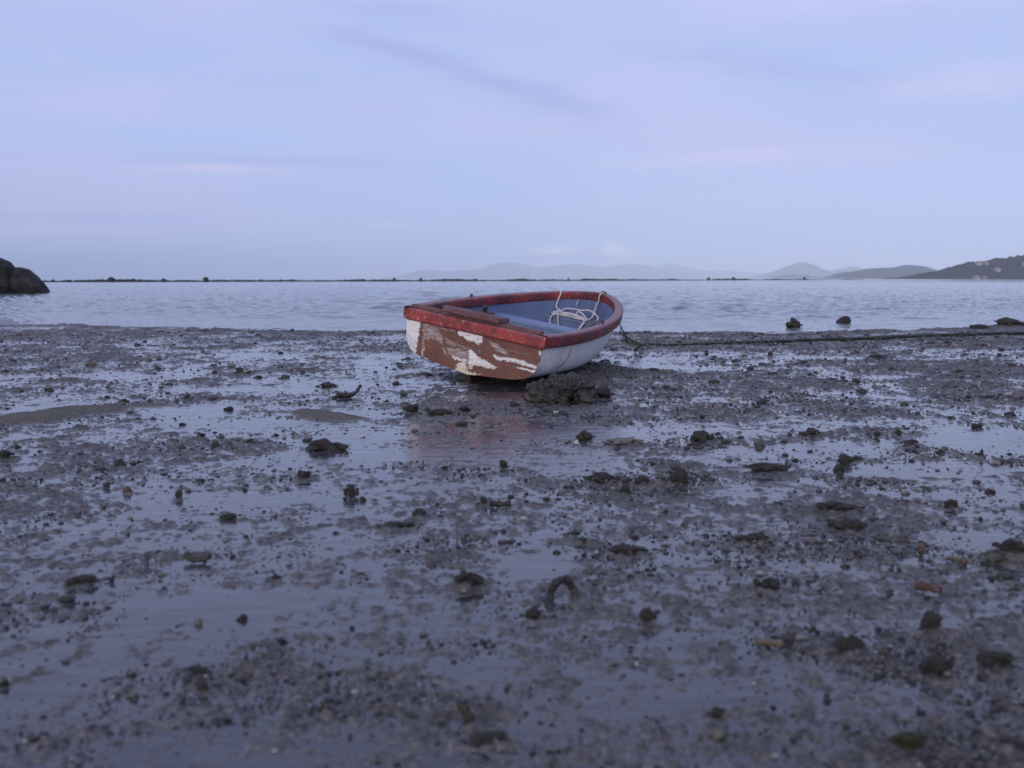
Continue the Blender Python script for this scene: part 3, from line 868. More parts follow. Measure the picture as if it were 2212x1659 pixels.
ROPE_STRANDS=[[(2.180,0.358,0.499),(2.160,0.337,0.490),(2.130,0.315,0.469),(2.100,0.292,0.428),(2.070,0.264,0.377),(2.050,0.243,0.356),(2.030,0.209,0.345),(2.020,0.161,0.323),(2.000,0.094,0.314),(1.990,0.005,0.306),(1.985,-0.081,0.307),(1.980,-0.112,0.304)],
 [(2.060,0.252,0.317),(2.070,0.242,0.329),(2.090,0.212,0.339),(2.120,0.194,0.352),(2.140,0.164,0.361),(2.140,0.080,0.366),(2.140,0.024,0.369),(2.140,-0.019,0.380),(2.120,-0.085,0.373),(2.090,-0.140,0.349),(2.060,-0.163,0.329),(2.040,-0.151,0.310)],
 [(2.002,0.269,0.304),(2.038,0.270,0.315),(2.065,0.238,0.322),(2.065,0.182,0.325),(2.065,0.125,0.328),(2.065,0.057,0.325),(2.038,-0.029,0.315),(2.002,-0.079,0.307),(1.975,-0.057,0.306),(1.975,0.026,0.303),(1.975,0.109,0.302),(1.975,0.183,0.304),(1.975,0.239,0.301),(2.002,0.269,0.304)],
 [(2.002,0.243,0.304),(2.038,0.246,0.313),(2.065,0.217,0.320),(2.065,0.165,0.322),(2.065,0.114,0.325),(2.065,0.051,0.323),(2.038,-0.029,0.314),(2.002,-0.076,0.307),(1.975,-0.057,0.306),(1.975,0.019,0.303),(1.975,0.096,0.303),(1.975,0.164,0.304),(1.975,0.215,0.301),(2.002,0.243,0.304)],
 [(2.002,0.264,0.298),(2.038,0.266,0.308),(2.065,0.235,0.315),(2.065,0.181,0.318),(2.065,0.127,0.321),(2.065,0.062,0.318),(2.038,-0.022,0.309),(2.002,-0.070,0.302),(1.975,-0.050,0.301),(1.975,0.030,0.298),(1.975,0.110,0.297),(1.975,0.181,0.298),(1.975,0.235,0.295),(2.002,0.264,0.298)],
 [(2.002,0.227,0.310),(2.038,0.230,0.318),(2.065,0.204,0.324),(2.065,0.156,0.327),(2.065,0.109,0.329),(2.065,0.051,0.327),(2.038,-0.024,0.319),(2.002,-0.069,0.313),(1.975,-0.052,0.313),(1.975,0.018,0.310),(1.975,0.090,0.309),(1.975,0.152,0.310),(1.975,0.199,0.308),(2.002,0.227,0.310)],
 [(2.002,0.211,0.306),(2.038,0.215,0.314),(2.065,0.192,0.319),(2.065,0.147,0.321),(2.065,0.102,0.323),(2.065,0.048,0.321),(2.038,-0.023,0.314),(2.002,-0.066,0.309),(1.975,-0.051,0.309),(1.975,0.015,0.306),(1.975,0.082,0.306),(1.975,0.141,0.307),(1.975,0.185,0.304),(2.002,0.211,0.306)],
 [(2.002,0.171,0.313),(2.038,0.177,0.319),(2.065,0.160,0.322),(2.065,0.123,0.324),(2.065,0.086,0.326),(2.065,0.041,0.324),(2.038,-0.020,0.319),(2.002,-0.058,0.315),(1.975,-0.047,0.316),(1.975,0.007,0.314),(1.975,0.063,0.313),(1.975,0.111,0.314),(1.975,0.148,0.312),(2.002,0.171,0.313)],
 [(1.970,0.161,0.319),(1.955,0.187,0.313),(1.925,0.217,0.304),(1.920,0.234,0.276),(1.915,0.233,0.241),(1.910,0.212,0.211),(1.900,0.180,0.190),(1.900,0.161,0.173)],
 [(1.990,0.189,0.333),(1.970,0.199,0.342),(1.930,0.176,0.318),(1.918,0.164,0.290),(1.915,0.156,0.256),(1.905,0.134,0.199),(1.900,0.124,0.175)],
 [(1.975,-0.107,0.308),(1.960,-0.082,0.311),(1.925,-0.078,0.280),(1.910,-0.063,0.245),(1.900,-0.046,0.204),(1.890,-0.038,0.182)],
 [(1.975,-0.118,0.304),(1.960,-0.103,0.302),(1.925,-0.090,0.287),(1.910,-0.073,0.249),(1.900,-0.052,0.205),(1.890,-0.044,0.178)],
 [(2.500,-0.021,0.471),(2.490,-0.010,0.476),(2.450,-0.005,0.467),(2.400,-0.009,0.449),(2.340,-0.022,0.433),(2.280,-0.039,0.413),(2.200,-0.065,0.391),(2.100,-0.096,0.355),(2.050,-0.100,0.323),(1.990,-0.108,0.302)],
 [(2.000,0.021,0.344),(2.000,0.021,0.359),(2.010,0.007,0.369),(2.000,-0.033,0.354),(1.990,-0.069,0.331),(1.980,-0.094,0.310)]]


def b_beam(t):
    t = np.asarray(t, float)
    a = BT + (BMX - BT) * (1 - (1 - np.clip(t / T0, 0, 1)) ** 2)
    w_ = np.clip((t - T0) / (1 - T0), 0, 1)
    return np.where(t < T0, a, BMX * np.maximum(1 - w_ ** 2, 0) ** BQ)


def b_sheer(t): return BD + S1 * np.asarray(t) ** 2


def b_keel(t): return 0.30 * np.clip((np.asarray(t) - 0.5) / 0.5, 0, 1) ** 2.4


def b_section(t, s, inset=0.0):
    """hull skin: t along the boat, s from keel (0) to sheer (1); returns half-breadth and height"""
    b = np.maximum(b_beam(t) - inset, 0); k = b_keel(t) + inset; z1 = b_sheer(t)
    w_ = np.clip((t - 0.35) / 0.65, 0, 1)
    n = 1 - 0.38 * w_ ** 1.5
    H = z1 - k
    zr = (0.05, 0.03, 0.10, BD)
    P = [(0 * b, k), (0.60 * b * n, k + 0.127 * H * (1 + 0.6 * w_)), (0.98 * b * n, k + 0.076 * H * (1 + 1.6 * w_)), (b * (1 - (1 - n) * 0.45), k + 0.254 * H * (1 + 0.8 * w_)), (b, z1)]
    c = [(1 - s) ** 4, 4 * s * (1 - s) ** 3, 6 * s ** 2 * (1 - s) ** 2, 4 * s ** 3 * (1 - s), s ** 4]
    y = sum(ci * p[0] for ci, p in zip(c, P)); z = sum(ci * p[1] for ci, p in zip(c, P))
    return y, z


def seg_dist(px, py, pts):
    d = np.full(px.shape, 1e9)
    for (ax, ay), (bx, by) in zip(pts[:-1], pts[1:]):
        vx_, vy_ = bx - ax, by - ay
        t = np.clip(((px - ax) * vx_ + (py - ay) * vy_) / (vx_ * vx_ + vy_ * vy_ + 1e-12), 0, 1)
        d = np.minimum(d, np.hypot(px - ax - t * vx_, py - ay - t * vy_))
    return d


def poly_sd(px, py, pts):
    ins = np.zeros(px.shape, bool)
    n = len(pts)
    for k in range(n):
        (ax, ay), (bx, by) = pts[k], pts[(k + 1) % n]
        c = ((ay > py) != (by > py)) & (px < (bx - ax) * (py - ay) / (by - ay + 1e-12) + ax)
        ins ^= c
    d = seg_dist(px, py, list(pts) + [pts[0]])
    return np.where(ins, d, -d)


def boat_matrix():
    c, s = math.cos(YAW), math.sin(YAW)
    f = Vector((s, c, 0)); st = Vector((c, -s, 0)); up = Vector((0, 0, 1))
    f2 = f * math.cos(TRIM) + up * math.sin(TRIM); u2 = up * math.cos(TRIM) - f * math.sin(TRIM)
    st2 = st * math.cos(HEEL) - u2 * math.sin(HEEL); u3 = u2 * math.cos(HEEL) + st * math.sin(HEEL)
    m = Matrix.Identity(4)
    for k in range(3):
        m[k][0] = f2[k]; m[k][1] = -st2[k]; m[k][2] = u3[k]; m[k][3] = BOAT_POS[k]
    return m


BM = boat_matrix()
boat = obj('rowing_boat', None)
boat.matrix_world = BM
tag(boat, 'small beached rowing boat with red rail, white hull and peeling brown transom', 'boat')


def skin(name, inset, mat, nt_=240, ns=64, t_start=0.0, t_end=1.0):
    t = t_start + (t_end - t_start) * np.linspace(0, 1, nt_) ** 1.15
    t = np.where(t > 0.8, 0.8 + 0.2 * np.sin((t - 0.8) / 0.2 * math.pi / 2), t)
    s = np.linspace(-1, 1, 2 * ns + 1)
    T, S = np.meshgrid(t, s, indexing='ij')
    y, z = b_section(T, np.abs(S), inset)
    y = np.sign(S) * y
    me = mesh_np(name, np.stack([(BL - inset * 1.2) * T, y, z], -1).reshape(-1, 3), grid_quads(nt_, 2 * ns + 1) if inset else grid_quads(nt_, 2 * ns + 1)[:, ::-1])
    return me, (BL * T).ravel(), y.ravel(), z.ravel()


me, hx, hy, hz = skin('hull', 0.0, M_HULL)
scr = np.zeros_like(hx)
for wd, pts in HULL_SCRATCHES:
    nz = 0.004 * fbm2(hx * 60, hz * 60, 2, 5)
    scr = np.maximum(scr, (hy < 0) * sstep(wd * 1.1, wd * 0.3, seg_dist(hx, hz, pts) + nz) * 0.85)
scr = np.maximum(scr, (hy < 0) * sstep(0.008, 0.002, hx + 0.004 * fbm2(hz * 50, hz * 9, 2, 6)) * 0.9)
fattr(me, 'scratch', scr)
fattr(me, 'grime', np.clip(sstep(0.14, 0.02, hz - 0.5 * b_keel(hx / BL)) * (0.45 + 0.5 * fbm2(hx * 9, hz * 20 + hy * 9, 3, 8)), 0, 0.8))
hk = hz - b_keel(hx / BL) + 0.006 * fbm2(hx * 20, hz * 20, 2, 2)
fattr(me, 'bottom', sstep(0.066, 0.050, hk) * (np.abs(hy) < 0.50) )
obj('hull', me, M_HULL, boat)
me, *_ = skin('inner_shell', 0.022, M_BLUE, 120, 40, 0.008, 0.985)
obj('inner_shell', me, M_BLUE, boat)


def transom():
    s = np.linspace(0, 1, 150)
    y, z = b_section(np.zeros(150), s)
    loop = [(a, b) for a, b in zip(y[::-1], z[::-1])] + [(-a, b) for a, b in zip(y[1:], z[1:])]
    top = [(-BT + 2 * BT * k / 160, BD) for k in range(1, 160)]
    lp = np.array(loop + top)
    cen = np.array([0.0, 0.22])
    r = np.linspace(0, 1, 110)
    P = cen + r[:, None, None] * (lp[None] - cen)
    py, pz = P[..., 0].ravel(), P[..., 1].ravel()
    xx = np.full(py.shape, -0.008)
    n = len(lp)
    v = np.stack([xx, py, pz], 1)
    rim = np.stack([np.full(n, 0.02), lp[:, 0], lp[:, 1]], 1)
    q = grid_quads(len(r), n, True)
    m = len(v)
    k = np.arange(n)
    q2 = np.stack([m - n + k, m - n + (k + 1) % n, m + (k + 1) % n, m + k], 1)
    me = mesh_np('transom', np.concatenate([v, rim]), np.concatenate([q, q2]), smooth=False)
    py = np.concatenate([py, lp[:, 0]]); pz = np.concatenate([pz, lp[:, 1]])
    wob_y = py + 0.010 * fbm2(py * 22, pz * 40, 3, 3); wob_z = pz + 0.007 * fbm2(py * 26, pz * 30, 3, 7)
    rag = 0.008 * fbm2(py * 55, pz * 150 + py * 25, 3, 11) + 0.006 * fbm2(py * 160, pz * 260, 2, 19)
    wh = np.zeros_like(py); eg = np.zeros_like(py)
    for op, pts in WHITE_PATCHES:
        sd_ = poly_sd(wob_y, wob_z, pts) + rag
        wh = np.maximum(wh, op * sstep(-0.003, 0.003, sd_))
        low_ = poly_sd(wob_y, wob_z + 0.004, pts) + rag
        eg = np.maximum(eg, np.exp(-((low_ - 0.0005) / 0.0035) ** 2) * (sd_ < 0.001) * (0.4 + 0.6 * sstep(-0.3, 0.3, fbm2(py * 20, pz * 20, 2, 44))))  # rim along the lower flake edges, for their painted shadow line
    # stray flecks
    fl = fbm2(py * 30 + pz * 8, pz * 95 + py * 14, 3, 31)
    wh = np.maximum(wh, 0.6 * sstep(0.72, 0.86, fl))
    sc = np.zeros_like(py)
    for pts in TRANSOM_SCRATCHES:
        sc = np.maximum(sc, sstep(0.0055, 0.001, seg_dist(wob_y, wob_z, pts)) * 0.5)
    fattr(me, 'edge', eg); fattr(me, 'white', wh); fattr(me, 'scratch', sc)
    fattr(me, 'grime', np.clip(sstep(0.13, 0.02, pz) * 0.8 + 0.2 * fbm2(py * 8, pz * 8, 2, 4), 0, 0.85))
    obj('transom', me, M_TRANSOM, boat)


transom()


def rail():
    n = 220
    ph = np.linspace(0, math.pi, n)
    # sample both sides round the bow evenly
    tt = np.concatenate([np.linspace(-0.004, 0.75, 90), 0.75 + 0.25 * np.sin(np.linspace(0, math.pi / 2, 60))[1:]])
    port = np.stack([BL * tt, b_beam(np.maximum(tt, 0)), b_sheer(tt)], 1)
    star = port[::-1][1:] * [1, -1, 1]
    path = np.concatenate([port, star])
    tg = np.gradient(path, axis=0); tg[:, 2] = 0; tg /= np.linalg.norm(tg, axis=1)[:, None] + 1e-9
    out = np.stack([-tg[:, 1], tg[:, 0], 0 * tg[:, 0]], 1)
    if out[0, 1] < 0: out = -out
    prof = []
    for (cxp, czp, a0) in ((0.017, 0.001, 0), (-0.022, 0.001, 90), (-0.022, -0.044, 180), (0.016, -0.054, 270)):
        for k in range(6):
            a = math.radians(a0 + 90 * k / 5); prof.append((cxp + 0.020 * math.cos(a), czp + 0.020 * math.sin(a)))
    prof = np.array(prof)
    wob = 0.0015 * fbm2(np.arange(len(path)) * 0.22, np.zeros(len(path)), 3, 4)
    V = path[:, None] + out[:, None] * (prof[None, :, 0, None] + wob[:, None, None]) + np.array([0, 0, 1.0]) * prof[None, :, 1, None]
    v = V.reshape(-1, 3); m = len(prof)
    q = grid_quads(len(path), m, True)
    v = np.concatenate([v, V[0].mean(0)[None], V[-1].mean(0)[None]])
    k = np.arange(m); N = len(path) * m
    tr = np.concatenate([np.stack([np.full(m, N), k, (k + 1) % m], 1), np.stack([np.full(m, N + 1), N - m + (k + 1) % m, N - m + k], 1)])
    obj('rail', mesh_np('rail', v, q, tr), M_RED, boat)


rail()


def cap_shape(bm):
    for v in bm.verts:
        if v.co.z > BD - 0.03 and v.co.y > 0.5: v.co.y -= 0.022


obj('transom_cap', box_mesh('transom_cap', -0.034, 0.030, -BT - 0.028, BT + 0.014, BD - 0.080, BD + 0.012, 0.020, 5, cap_shape), M_SUNLIT_RED, boat)


def strip_shape(bm):
    for v in bm.verts:
        if v.co.z > BD + 0.03: v.co.y *= 0.985


obj('transom_plank', box_mesh('transom_plank', 0.006, 0.062, -BT + 0.03, BT - 0.01, BD + 0.013, BD + 0.040, 0.006, 2, strip_shape), M_WOOD, boat)


def pad_shape(bm):
    for v in bm.verts:
        if v.co.x < 0 and abs(v.co.y - 0.02) > 0.2: v.co.y += -0.03 if v.co.y > 0.02 else 0.03


pad = obj('motor_pad', box_mesh('motor_pad', -0.055, 0.075, -0.265, 0.265, 0, 0.038, 0.006, 2, pad_shape), M_WOOD, boat, loc=(0, 0.022, BD + 0.042), rot=(math.radians(0.5), 0, math.radians(1.5)))
br = obj('bracket', box_mesh('bracket', -0.03, 0.03, -0.085, 0.085, 0, 0.012, 0.003), M_RUST, boat, loc=(0.115, 0.0, BD + 0.072), rot=(0.0, 0.0, 0.1))
v, q, t = tube([(0, 0, 0.0), (0, 0, 0.03), (0, 0, 0.033), (0, 0, 0.045)], 0.018, 12, taper=[1, 1, 1.25, 1.2])
obj('bolt', mesh_np('bolt', v, q, t), M_RUST, br, loc=(0, -0.01, 0.012))
obj('bracket_arm', box_mesh('bracket_arm', -0.02, 0.02, -0.03, 0.03, -0.07, 0.0, 0.003), M_RUST, br, loc=(0, 0.03, 0))


def bench(name, x0, x1, ztop, depth, mat, apron=0.018, round_bow=False):
    """plank that follows the inner sides of the hull, with a face board at its after edge"""
    n = 24
    xs = np.linspace(x0, x1, n)

    def half(x, z):
        s = np.linspace(0, 1, 80); y, zz = b_section(np.full(80, x / BL), s, 0.022)
        return float(np.interp(z, zz, y))
    parts = []
    hw = np.array([max(0.02, half(x, ztop) + 0.004) for x in xs])
    L = []
    for sgn in (1,):
        for zoff in (0.0, -0.022):
            L.append(np.stack([xs, hw, np.full(n, ztop + zoff)], 1)); L.append(np.stack([xs, -hw, np.full(n, ztop + zoff)], 1))
    V = np.stack([L[0], L[1], L[3], L[2]], 1).reshape(-1, 3)
    q = grid_quads(n, 4, True)
    e = np.array([[0, 3, 2, 1], [4 * n - 4, 4 * n - 3, 4 * n - 2, 4 * n - 1]])
    o = obj(name, mesh_np(name, V, np.concatenate([q, e]), smooth=False), mat, boat)
    zs = np.linspace(ztop - 0.0225, ztop - depth, 10)
    xx = x0 + 0.012
    hw2 = np.array([max(0.02, half(xx, z) + 0.003) for z in zs])
    F = []
    for x in (xx, xx + apron):
        F.append(np.stack([np.full(10, x), hw2, zs], 1)); F.append(np.stack([np.full(10, x), -hw2, zs], 1))
    V = np.stack([F[0], F[1], F[3], F[2]], 1).reshape(-1, 3)
    e = np.array([[0, 3, 2, 1], [36, 37, 38, 39]])
    obj('face_board', mesh_np('face_board', V, np.concatenate([grid_quads(10, 4, True), e]), smooth=False), mat if name == 'thwart' else M_BLUE, o)
    return o


bench('thwart', 1.165, 1.40, 0.302, 0.11, M_BLUE2)
bench('bow_bench', 1.945, 2.33, 0.296, 0.20, M_BLUE)
# skeg
sk = []
xs = np.linspace(-0.004, 1.5, 30)
bot = np.where(xs < 0.9, -0.078 + 0.02 * xs, -0.06 + 0.062 * ((xs - 0.9) / 0.6) ** 2)
V = np.concatenate([np.stack([xs, np.full(30, s_ * 0.016), z_], 1) for s_, z_ in ((1, b_keel(xs / BL) + 0.012), (-1, b_keel(xs / BL) + 0.012), (-1, bot), (1, bot))]).reshape(4, 30, 3).transpose(1, 0, 2).reshape(-1, 3)
V[V[:, 2] < 0, 0] += 0.05 * (1 - np.clip(V[V[:, 2] < 0, 0], 0, 1.5) / 1.5)
obj('skeg', mesh_np('skeg', V, np.concatenate([grid_quads(30, 4, True), [[0, 3, 2, 1], [116, 117, 118, 119]]]), smooth=False),
    mat_plain('dark_keel_paint', (0.05, 0.028, 0.021), 0.6, 0.4, 30, 0.3), boat)


def fitting(x, side, name='oarlock_socket'):
    t = x / BL
    y = side * (float(b_beam(t)) - 0.002); z = float(b_sheer(t)) + 0.020
    o = obj(name, box_mesh(name, -0.035, 0.035, -0.014, 0.014, 0, 0.008, 0.003), M_METAL, boat, loc=(x, y, z))
    v, q, tt = tube([(0, 0, 0), (0, 0, 0.014), (0, 0, 0.015), (0, 0, 0.022)], 0.011, 10, taper=[1, 1, .8, .7])
    obj('pin', mesh_np('pin', v, q, tt), M_RUST, o, loc=(0.006, 0, 0.007))
    return o


fitting(1.03, 1); fitting(1.05, -1)
for dx, sgn in ((0.50, 1), (0.55, 1)):
    y = float(b_beam(dx / BL)) - 0.047
    v, q, tt = tube(spline([(0, 0, 0), (0, -0.016, 0.006), (0, -0.02, -0.008), (0, -0.004, -0.02)], 6), 0.005, 6)
    obj('rail_hook', mesh_np('rail_hook', v, q, tt), M_METAL, boat, loc=(dx, y, float(b_sheer(dx / BL)) - 0.01))
v, q, tt = tube(spline([(-0.03, 0, 0), (-0.02, 0, 0.016), (0.02, 0, 0.016), (0.03, 0, 0)], 6), 0.007, 8)
obj('bow_cleat', mesh_np('bow_cleat', v, q, tt), M_RUST, boat, loc=(2.445, -0.03, 0.518), rot=(0, 0, 1.2))
obj('bow_handle', box_mesh('bow_handle', -0.007, 0.007, -0.012, 0.012, -0.05, 0.04, 0.004), M_BLUE2, boat, loc=(2.285, 0.155, 0.40), rot=(0.25, 0.1, 0))

# ------------------------------------------------------------------ rope lying in the boat
parts = []
for k, st in enumerate(ROPE_STRANDS):
    p = np.array(st, float)
    if k == 0: p[:4] = [(2.17, 0.325, 0.462), (2.15, 0.297, 0.507), (2.125, 0.262, 0.490), (2.10, 0.262, 0.440)]
    if len(ROPE_STRANDS) - k == 2: p[:3] = [(2.45, -0.045, 0.520), (2.42, -0.03, 0.528), (2.385, -0.015, 0.505)]
    p = spline(p, 10)
    low = (p[:, 2] < 0.312 + 0.001 * k) & (p[:, 0] > 1.942)
    p[low, 2] = 0.3045 + 0.0015 * k
    parts.append(tube(p, 0.0068, 7))
v, q, t = join(parts)
v = np.array([(BM @ Vector(a))[:] for a in v])
rp = obj('coiled_rope', mesh_np('coiled_rope', v, q, t), M_ROPE)
tag(rp, 'off-white rope coiled on the bow bench and hung over the boat rail', 'rope')

# ------------------------------------------------------------------ oar lying along the starboard side
ow = obj('oar', None, None)
ow.matrix_world = BM
tag(ow, 'grey oar lying inside the boat with its blade on the bow bench', 'oar')
n_ = 26
f_ = np.linspace(0, 1, n_)
hw_ = 0.016 + 0.052 * sstep(0, 0.45, f_) * (1 - sstep(0.86, 1.0, f_) * 0.55)
ax_ = np.array([1.70, -0.262, 0.3215]) + f_[:, None] * (np.array([2.13, -0.165, 0.3135]) - np.array([1.70, -0.262, 0.3215]))
dr_ = np.array([0.43, 0.097, 0]); dr_ /= np.linalg.norm(dr_); nn_ = np.array([-dr_[1], dr_[0], 0])
th_ = 0.006 + 0.010 * (1 - sstep(0, 0.3, f_))
V = np.stack([ax_ + nn_ * hw_[:, None], ax_ + np.array([0, 0, 1.0]) * th_[:, None], ax_ - nn_ * hw_[:, None], ax_ - np.array([0, 0, 1.0]) * th_[:, None]], 1).reshape(-1, 3)
obj('blade', mesh_np('blade', V, np.concatenate([grid_quads(n_, 4, True), [[0, 3, 2, 1], [4 * n_ - 4, 4 * n_ - 3, 4 * n_ - 2, 4 * n_ - 1]]])), M_GREY, ow)
v, q, t = tube(spline([(1.72, -0.2575, 0.3215), (1.4, -0.325, 0.3225), (1.18, -0.372, 0.3225)], 8), 0.0155, 10)
obj('shaft', mesh_np('shaft', v, q, t), M_GREY, ow)

# ------------------------------------------------------------------ mooring rope with weed
bow_pt = BM @ Vector((2.45, -0.14, 0.40))
way = [tuple(bow_pt)]
for f, zz in ((0.3, 0.24), (0.62, 0.11), (0.85, 0.04)):
    g_ = G(1400, 748); way.append((bow_pt.x + (g_[0] - bow_pt.x) * f, bow_pt.y + (g_[1] - bow_pt.y) * f, zz))
for u, vv in ((1402, 748), (1450, 750), (1550, 746), (1630, 743.5), (1700, 741), (1780, 737), (1850, 735), (2000, 729), (2120, 725), (2212, 722), (2400, 716)):
    g_ = G(u, vv); zz, _ = ground_height(np.array([g_[0]]), np.array([g_[1]]), False)
    way.append((g_[0], g_[1], max(0.012, float(zz[0]) + 0.014)))
mp = spline(way, 24)
mp[:, 2] += 0.004 * fbm2(np.arange(len(mp)) * 0.3, np.zeros(len(mp)), 2, 3)
mp[60:, 1] += 0.03 * fbm2(np.arange(len(mp) - 60) * 0.07, np.zeros(len(mp) - 60), 3, 13)
sarc = np.linspace(0, 1, len(mp))
tap = 0.45 + 0.55 * sstep(0.08, 0.2, sarc) + 0.9 * sstep(0.35, 0.8, sarc) + 0.25 * fbm2(sarc * 90, sarc * 0, 2, 5)
mp[80:, 2] += 0.004
mp[80:, 2] += 0.007
v, q, t = tube(mp, 0.0135, 8, taper=np.maximum(tap + 0.5 * fbm2(sarc * 40, sarc * 0, 3, 15), 0.3))
mo = obj('mooring_rope', mesh_np('mooring_rope', v, q, t), M_WEEDROPE)
tag(mo, 'dark weedy mooring rope running from the bow across the mud', 'rope')
parts = []
rr = random.Random(5)
for k in range(900):
    f = rr.random()
    if k < 150: i = int(len(mp) * rr.uniform(0.05, 0.30)); ln = rr.uniform(0.03, 0.085)
    else: i = int(len(mp) * rr.uniform(0.28, 0.999)); ln = rr.uniform(0.03, 0.09)
    p0 = mp[i]
    a = rr.uniform(0, 2 * math.pi); sp = rr.uniform(0.3, 1.0)
    hang = p0[2] > 0.05
    w_ = rr.uniform(0.003, 0.009)
    d = np.array([math.cos(a), math.sin(a), 0])
    nrm = np.array([-d[1], d[0], 0])
    if hang:
        l2 = min(ln, p0[2] - 0.01)
        c = [p0, p0 + d * 0.02 + [0, 0, -0.35 * l2], p0 + d * 0.025 + [0, 0, -0.75 * l2], p0 + d * 0.03 * sp + [0, 0, -l2]]
    else:
        c = [p0, p0 + d * ln * 0.35 + [0, 0, 0.014], p0 + d * ln * 0.7 + [0, 0, 0.004], p0 + d * ln + [0, 0, -0.010]]
    ws = [0.5, 1, 0.8, 0.15]
    tw = np.array([0, 0, rr.uniform(-0.4, 0.4)])
    V = np.array([x for cc, ww in zip(c, ws) for x in (cc - (nrm + tw) * w_ * ww, cc + (nrm + tw) * w_ * ww)])
    parts.append((V, np.array([[0, 1, 3, 2], [2, 3, 5, 4], [4, 5, 7, 6]]), None))
v, q, t = join(parts)
tag(obj('seaweed', mesh_np('seaweed', v, q), M_WEED, mo), kind='stuff')

# ------------------------------------------------------------------ the big coral rock by the boat
def coral_rock():
    lob = [(430, 560, 130, 0), (330, 720, 115, .02), (680, 480, 125, .02), (960, 400, 150, .03), (1150, 560, 280, .03), (1290, 380, 150, .05), (1460, 500, 200, .03), (1700, 500, 125, .02),
           (1745, 620, 110, .03), (1620, 770, 150, .0), (900, 740, 190, -.02), (1100, 790, 130, -.02), (640, 750, 105, -.02), (500, 770, 95, 0), (1370, 620, 200, .05), (1000, 640, 220, .06), (1250, 760, 170, .11), (700, 650, 170, .08), (1500, 800, 160, .12)]
    # one solid lump: outermost reach of the lobes in every direction from its heart, then weathered
    v, t = ico(7)
    heart = np.array([0.02, 0.045, 0.062])
    reach = np.full(len(v), 0.03)
    for (zx, zy, r, yy) in lob:
        c = np.array([(zx - 1030) / 3441, yy * 1.1, (885 - zy) / 3441]) - heart; R0 = r / 3441 * 1.04
        bq = v @ c; disc = bq * bq - (c @ c - R0 * R0)
        reach = np.maximum(reach, np.where(disc > 0, bq + np.sqrt(np.maximum(disc, 0)), 0))
    e = np.unique(np.sort(np.concatenate([t[:, [0, 1]], t[:, [1, 2]], t[:, [2, 0]]]), axis=1), axis=0)
    deg = np.bincount(e.ravel(), minlength=len(v))
    for _ in range(10):
        acc = np.bincount(e[:, 0], reach[e[:, 1]], len(v)) + np.bincount(e[:, 1], reach[e[:, 0]], len(v))
        reach = 0.5 * reach + 0.5 * acc / deg
    co = heart + v * reach[:, None]
    co = co + 0.011 * np.stack([fbm3(co * 20, 3, 5 + k) for k in range(3)], 1)
    ev = mesh_np('coral_rock', co, None, t)
    n = len(co)
    nr = np.empty(n * 3, np.float32); ev.vertices.foreach_get('normal', nr); nr = nr.reshape(-1, 3)
    dsp = 0.010 * fbm3(co * 34, 4, 5, 0.6) + 0.005 * np.abs(fbm3(co * 90, 2, 9))
    dsp -= 0.05 * np.exp(-(((co - [(1370 - 1030) / 3441, -0.03, 0.03]) / [0.028, 0.06, 0.032]) ** 2).sum(1))   # the small hollow under its right end
    rg = np.random.default_rng(4)
    pit = np.zeros(n)
    for c in co[rg.choice(n, 420, replace=False)]:
        rad = rg.uniform(0.004, 0.012)
        d2 = ((co - c) ** 2).sum(1)
        pit = np.maximum(pit, rad * 1.1 * np.exp(-d2 / (rad * 0.8) ** 2))
    co = co + nr * (dsp - pit)[:, None]
    ev.vertices.foreach_set('co', co.astype(np.float32).ravel())
    ev.polygons.foreach_set('use_smooth', np.full(len(ev.polygons), True))
    fattr(ev, 'rust', np.maximum(sstep(0.034, 0.012, np.linalg.norm(co - [(300 - 1030) / 3441, -0.03, 0.045], axis=1)), 0.6 * sstep(0.03, 0.01, np.linalg.norm(co - [(740 - 1030) / 3441, -0.05, 0.10], axis=1))))
    ev.update()
    m, nt = material('pitted_coral_rock'); p = opos(nt)
    a = nt.noise(p, 14, 6, 0.65); b = nt.noise(p, 90, 4, 0.7)
    col = nt.ramp(a, [(0.32, (0.010, 0.010, 0.009)), (0.52, (0.028, 0.027, 0.022)), (0.70, (0.070, 0.069, 0.054))])
    col = nt.mix(nt.ramp(b, [(0.58, 0), (0.72, 0.6)]), col, (0.14, 0.135, 0.12))
    col = nt.mix(nt.m('MULTIPLY', attr(nt, 'rust'), nt.ramp(b, [(0.40, 0.0), (0.6, 1.0)])), col, (0.30, 0.10, 0.03))
    finish(nt, col, nt.m('MULTIPLY_ADD', b, 0.5, 0.25), b, 0.8, 0.006)
    gx_, gy_ = G(1208, 872)
    o = obj('coral_rock', ev, m, loc=(gx_, gy_ + 0.02, -0.006), scale=(1.0, 1, 1.04))
    tag(o, 'large dark pitted coral rock on the mud before the right stern corner of the boat', 'rock')


coral_rock()

# ------------------------------------------------------------------ stones and debris that stand out on the flat
def gz(x, y):
    z, _ = ground_height(np.array([x]), np.array([y]), False)
    return max(0.0, float(z[0]))


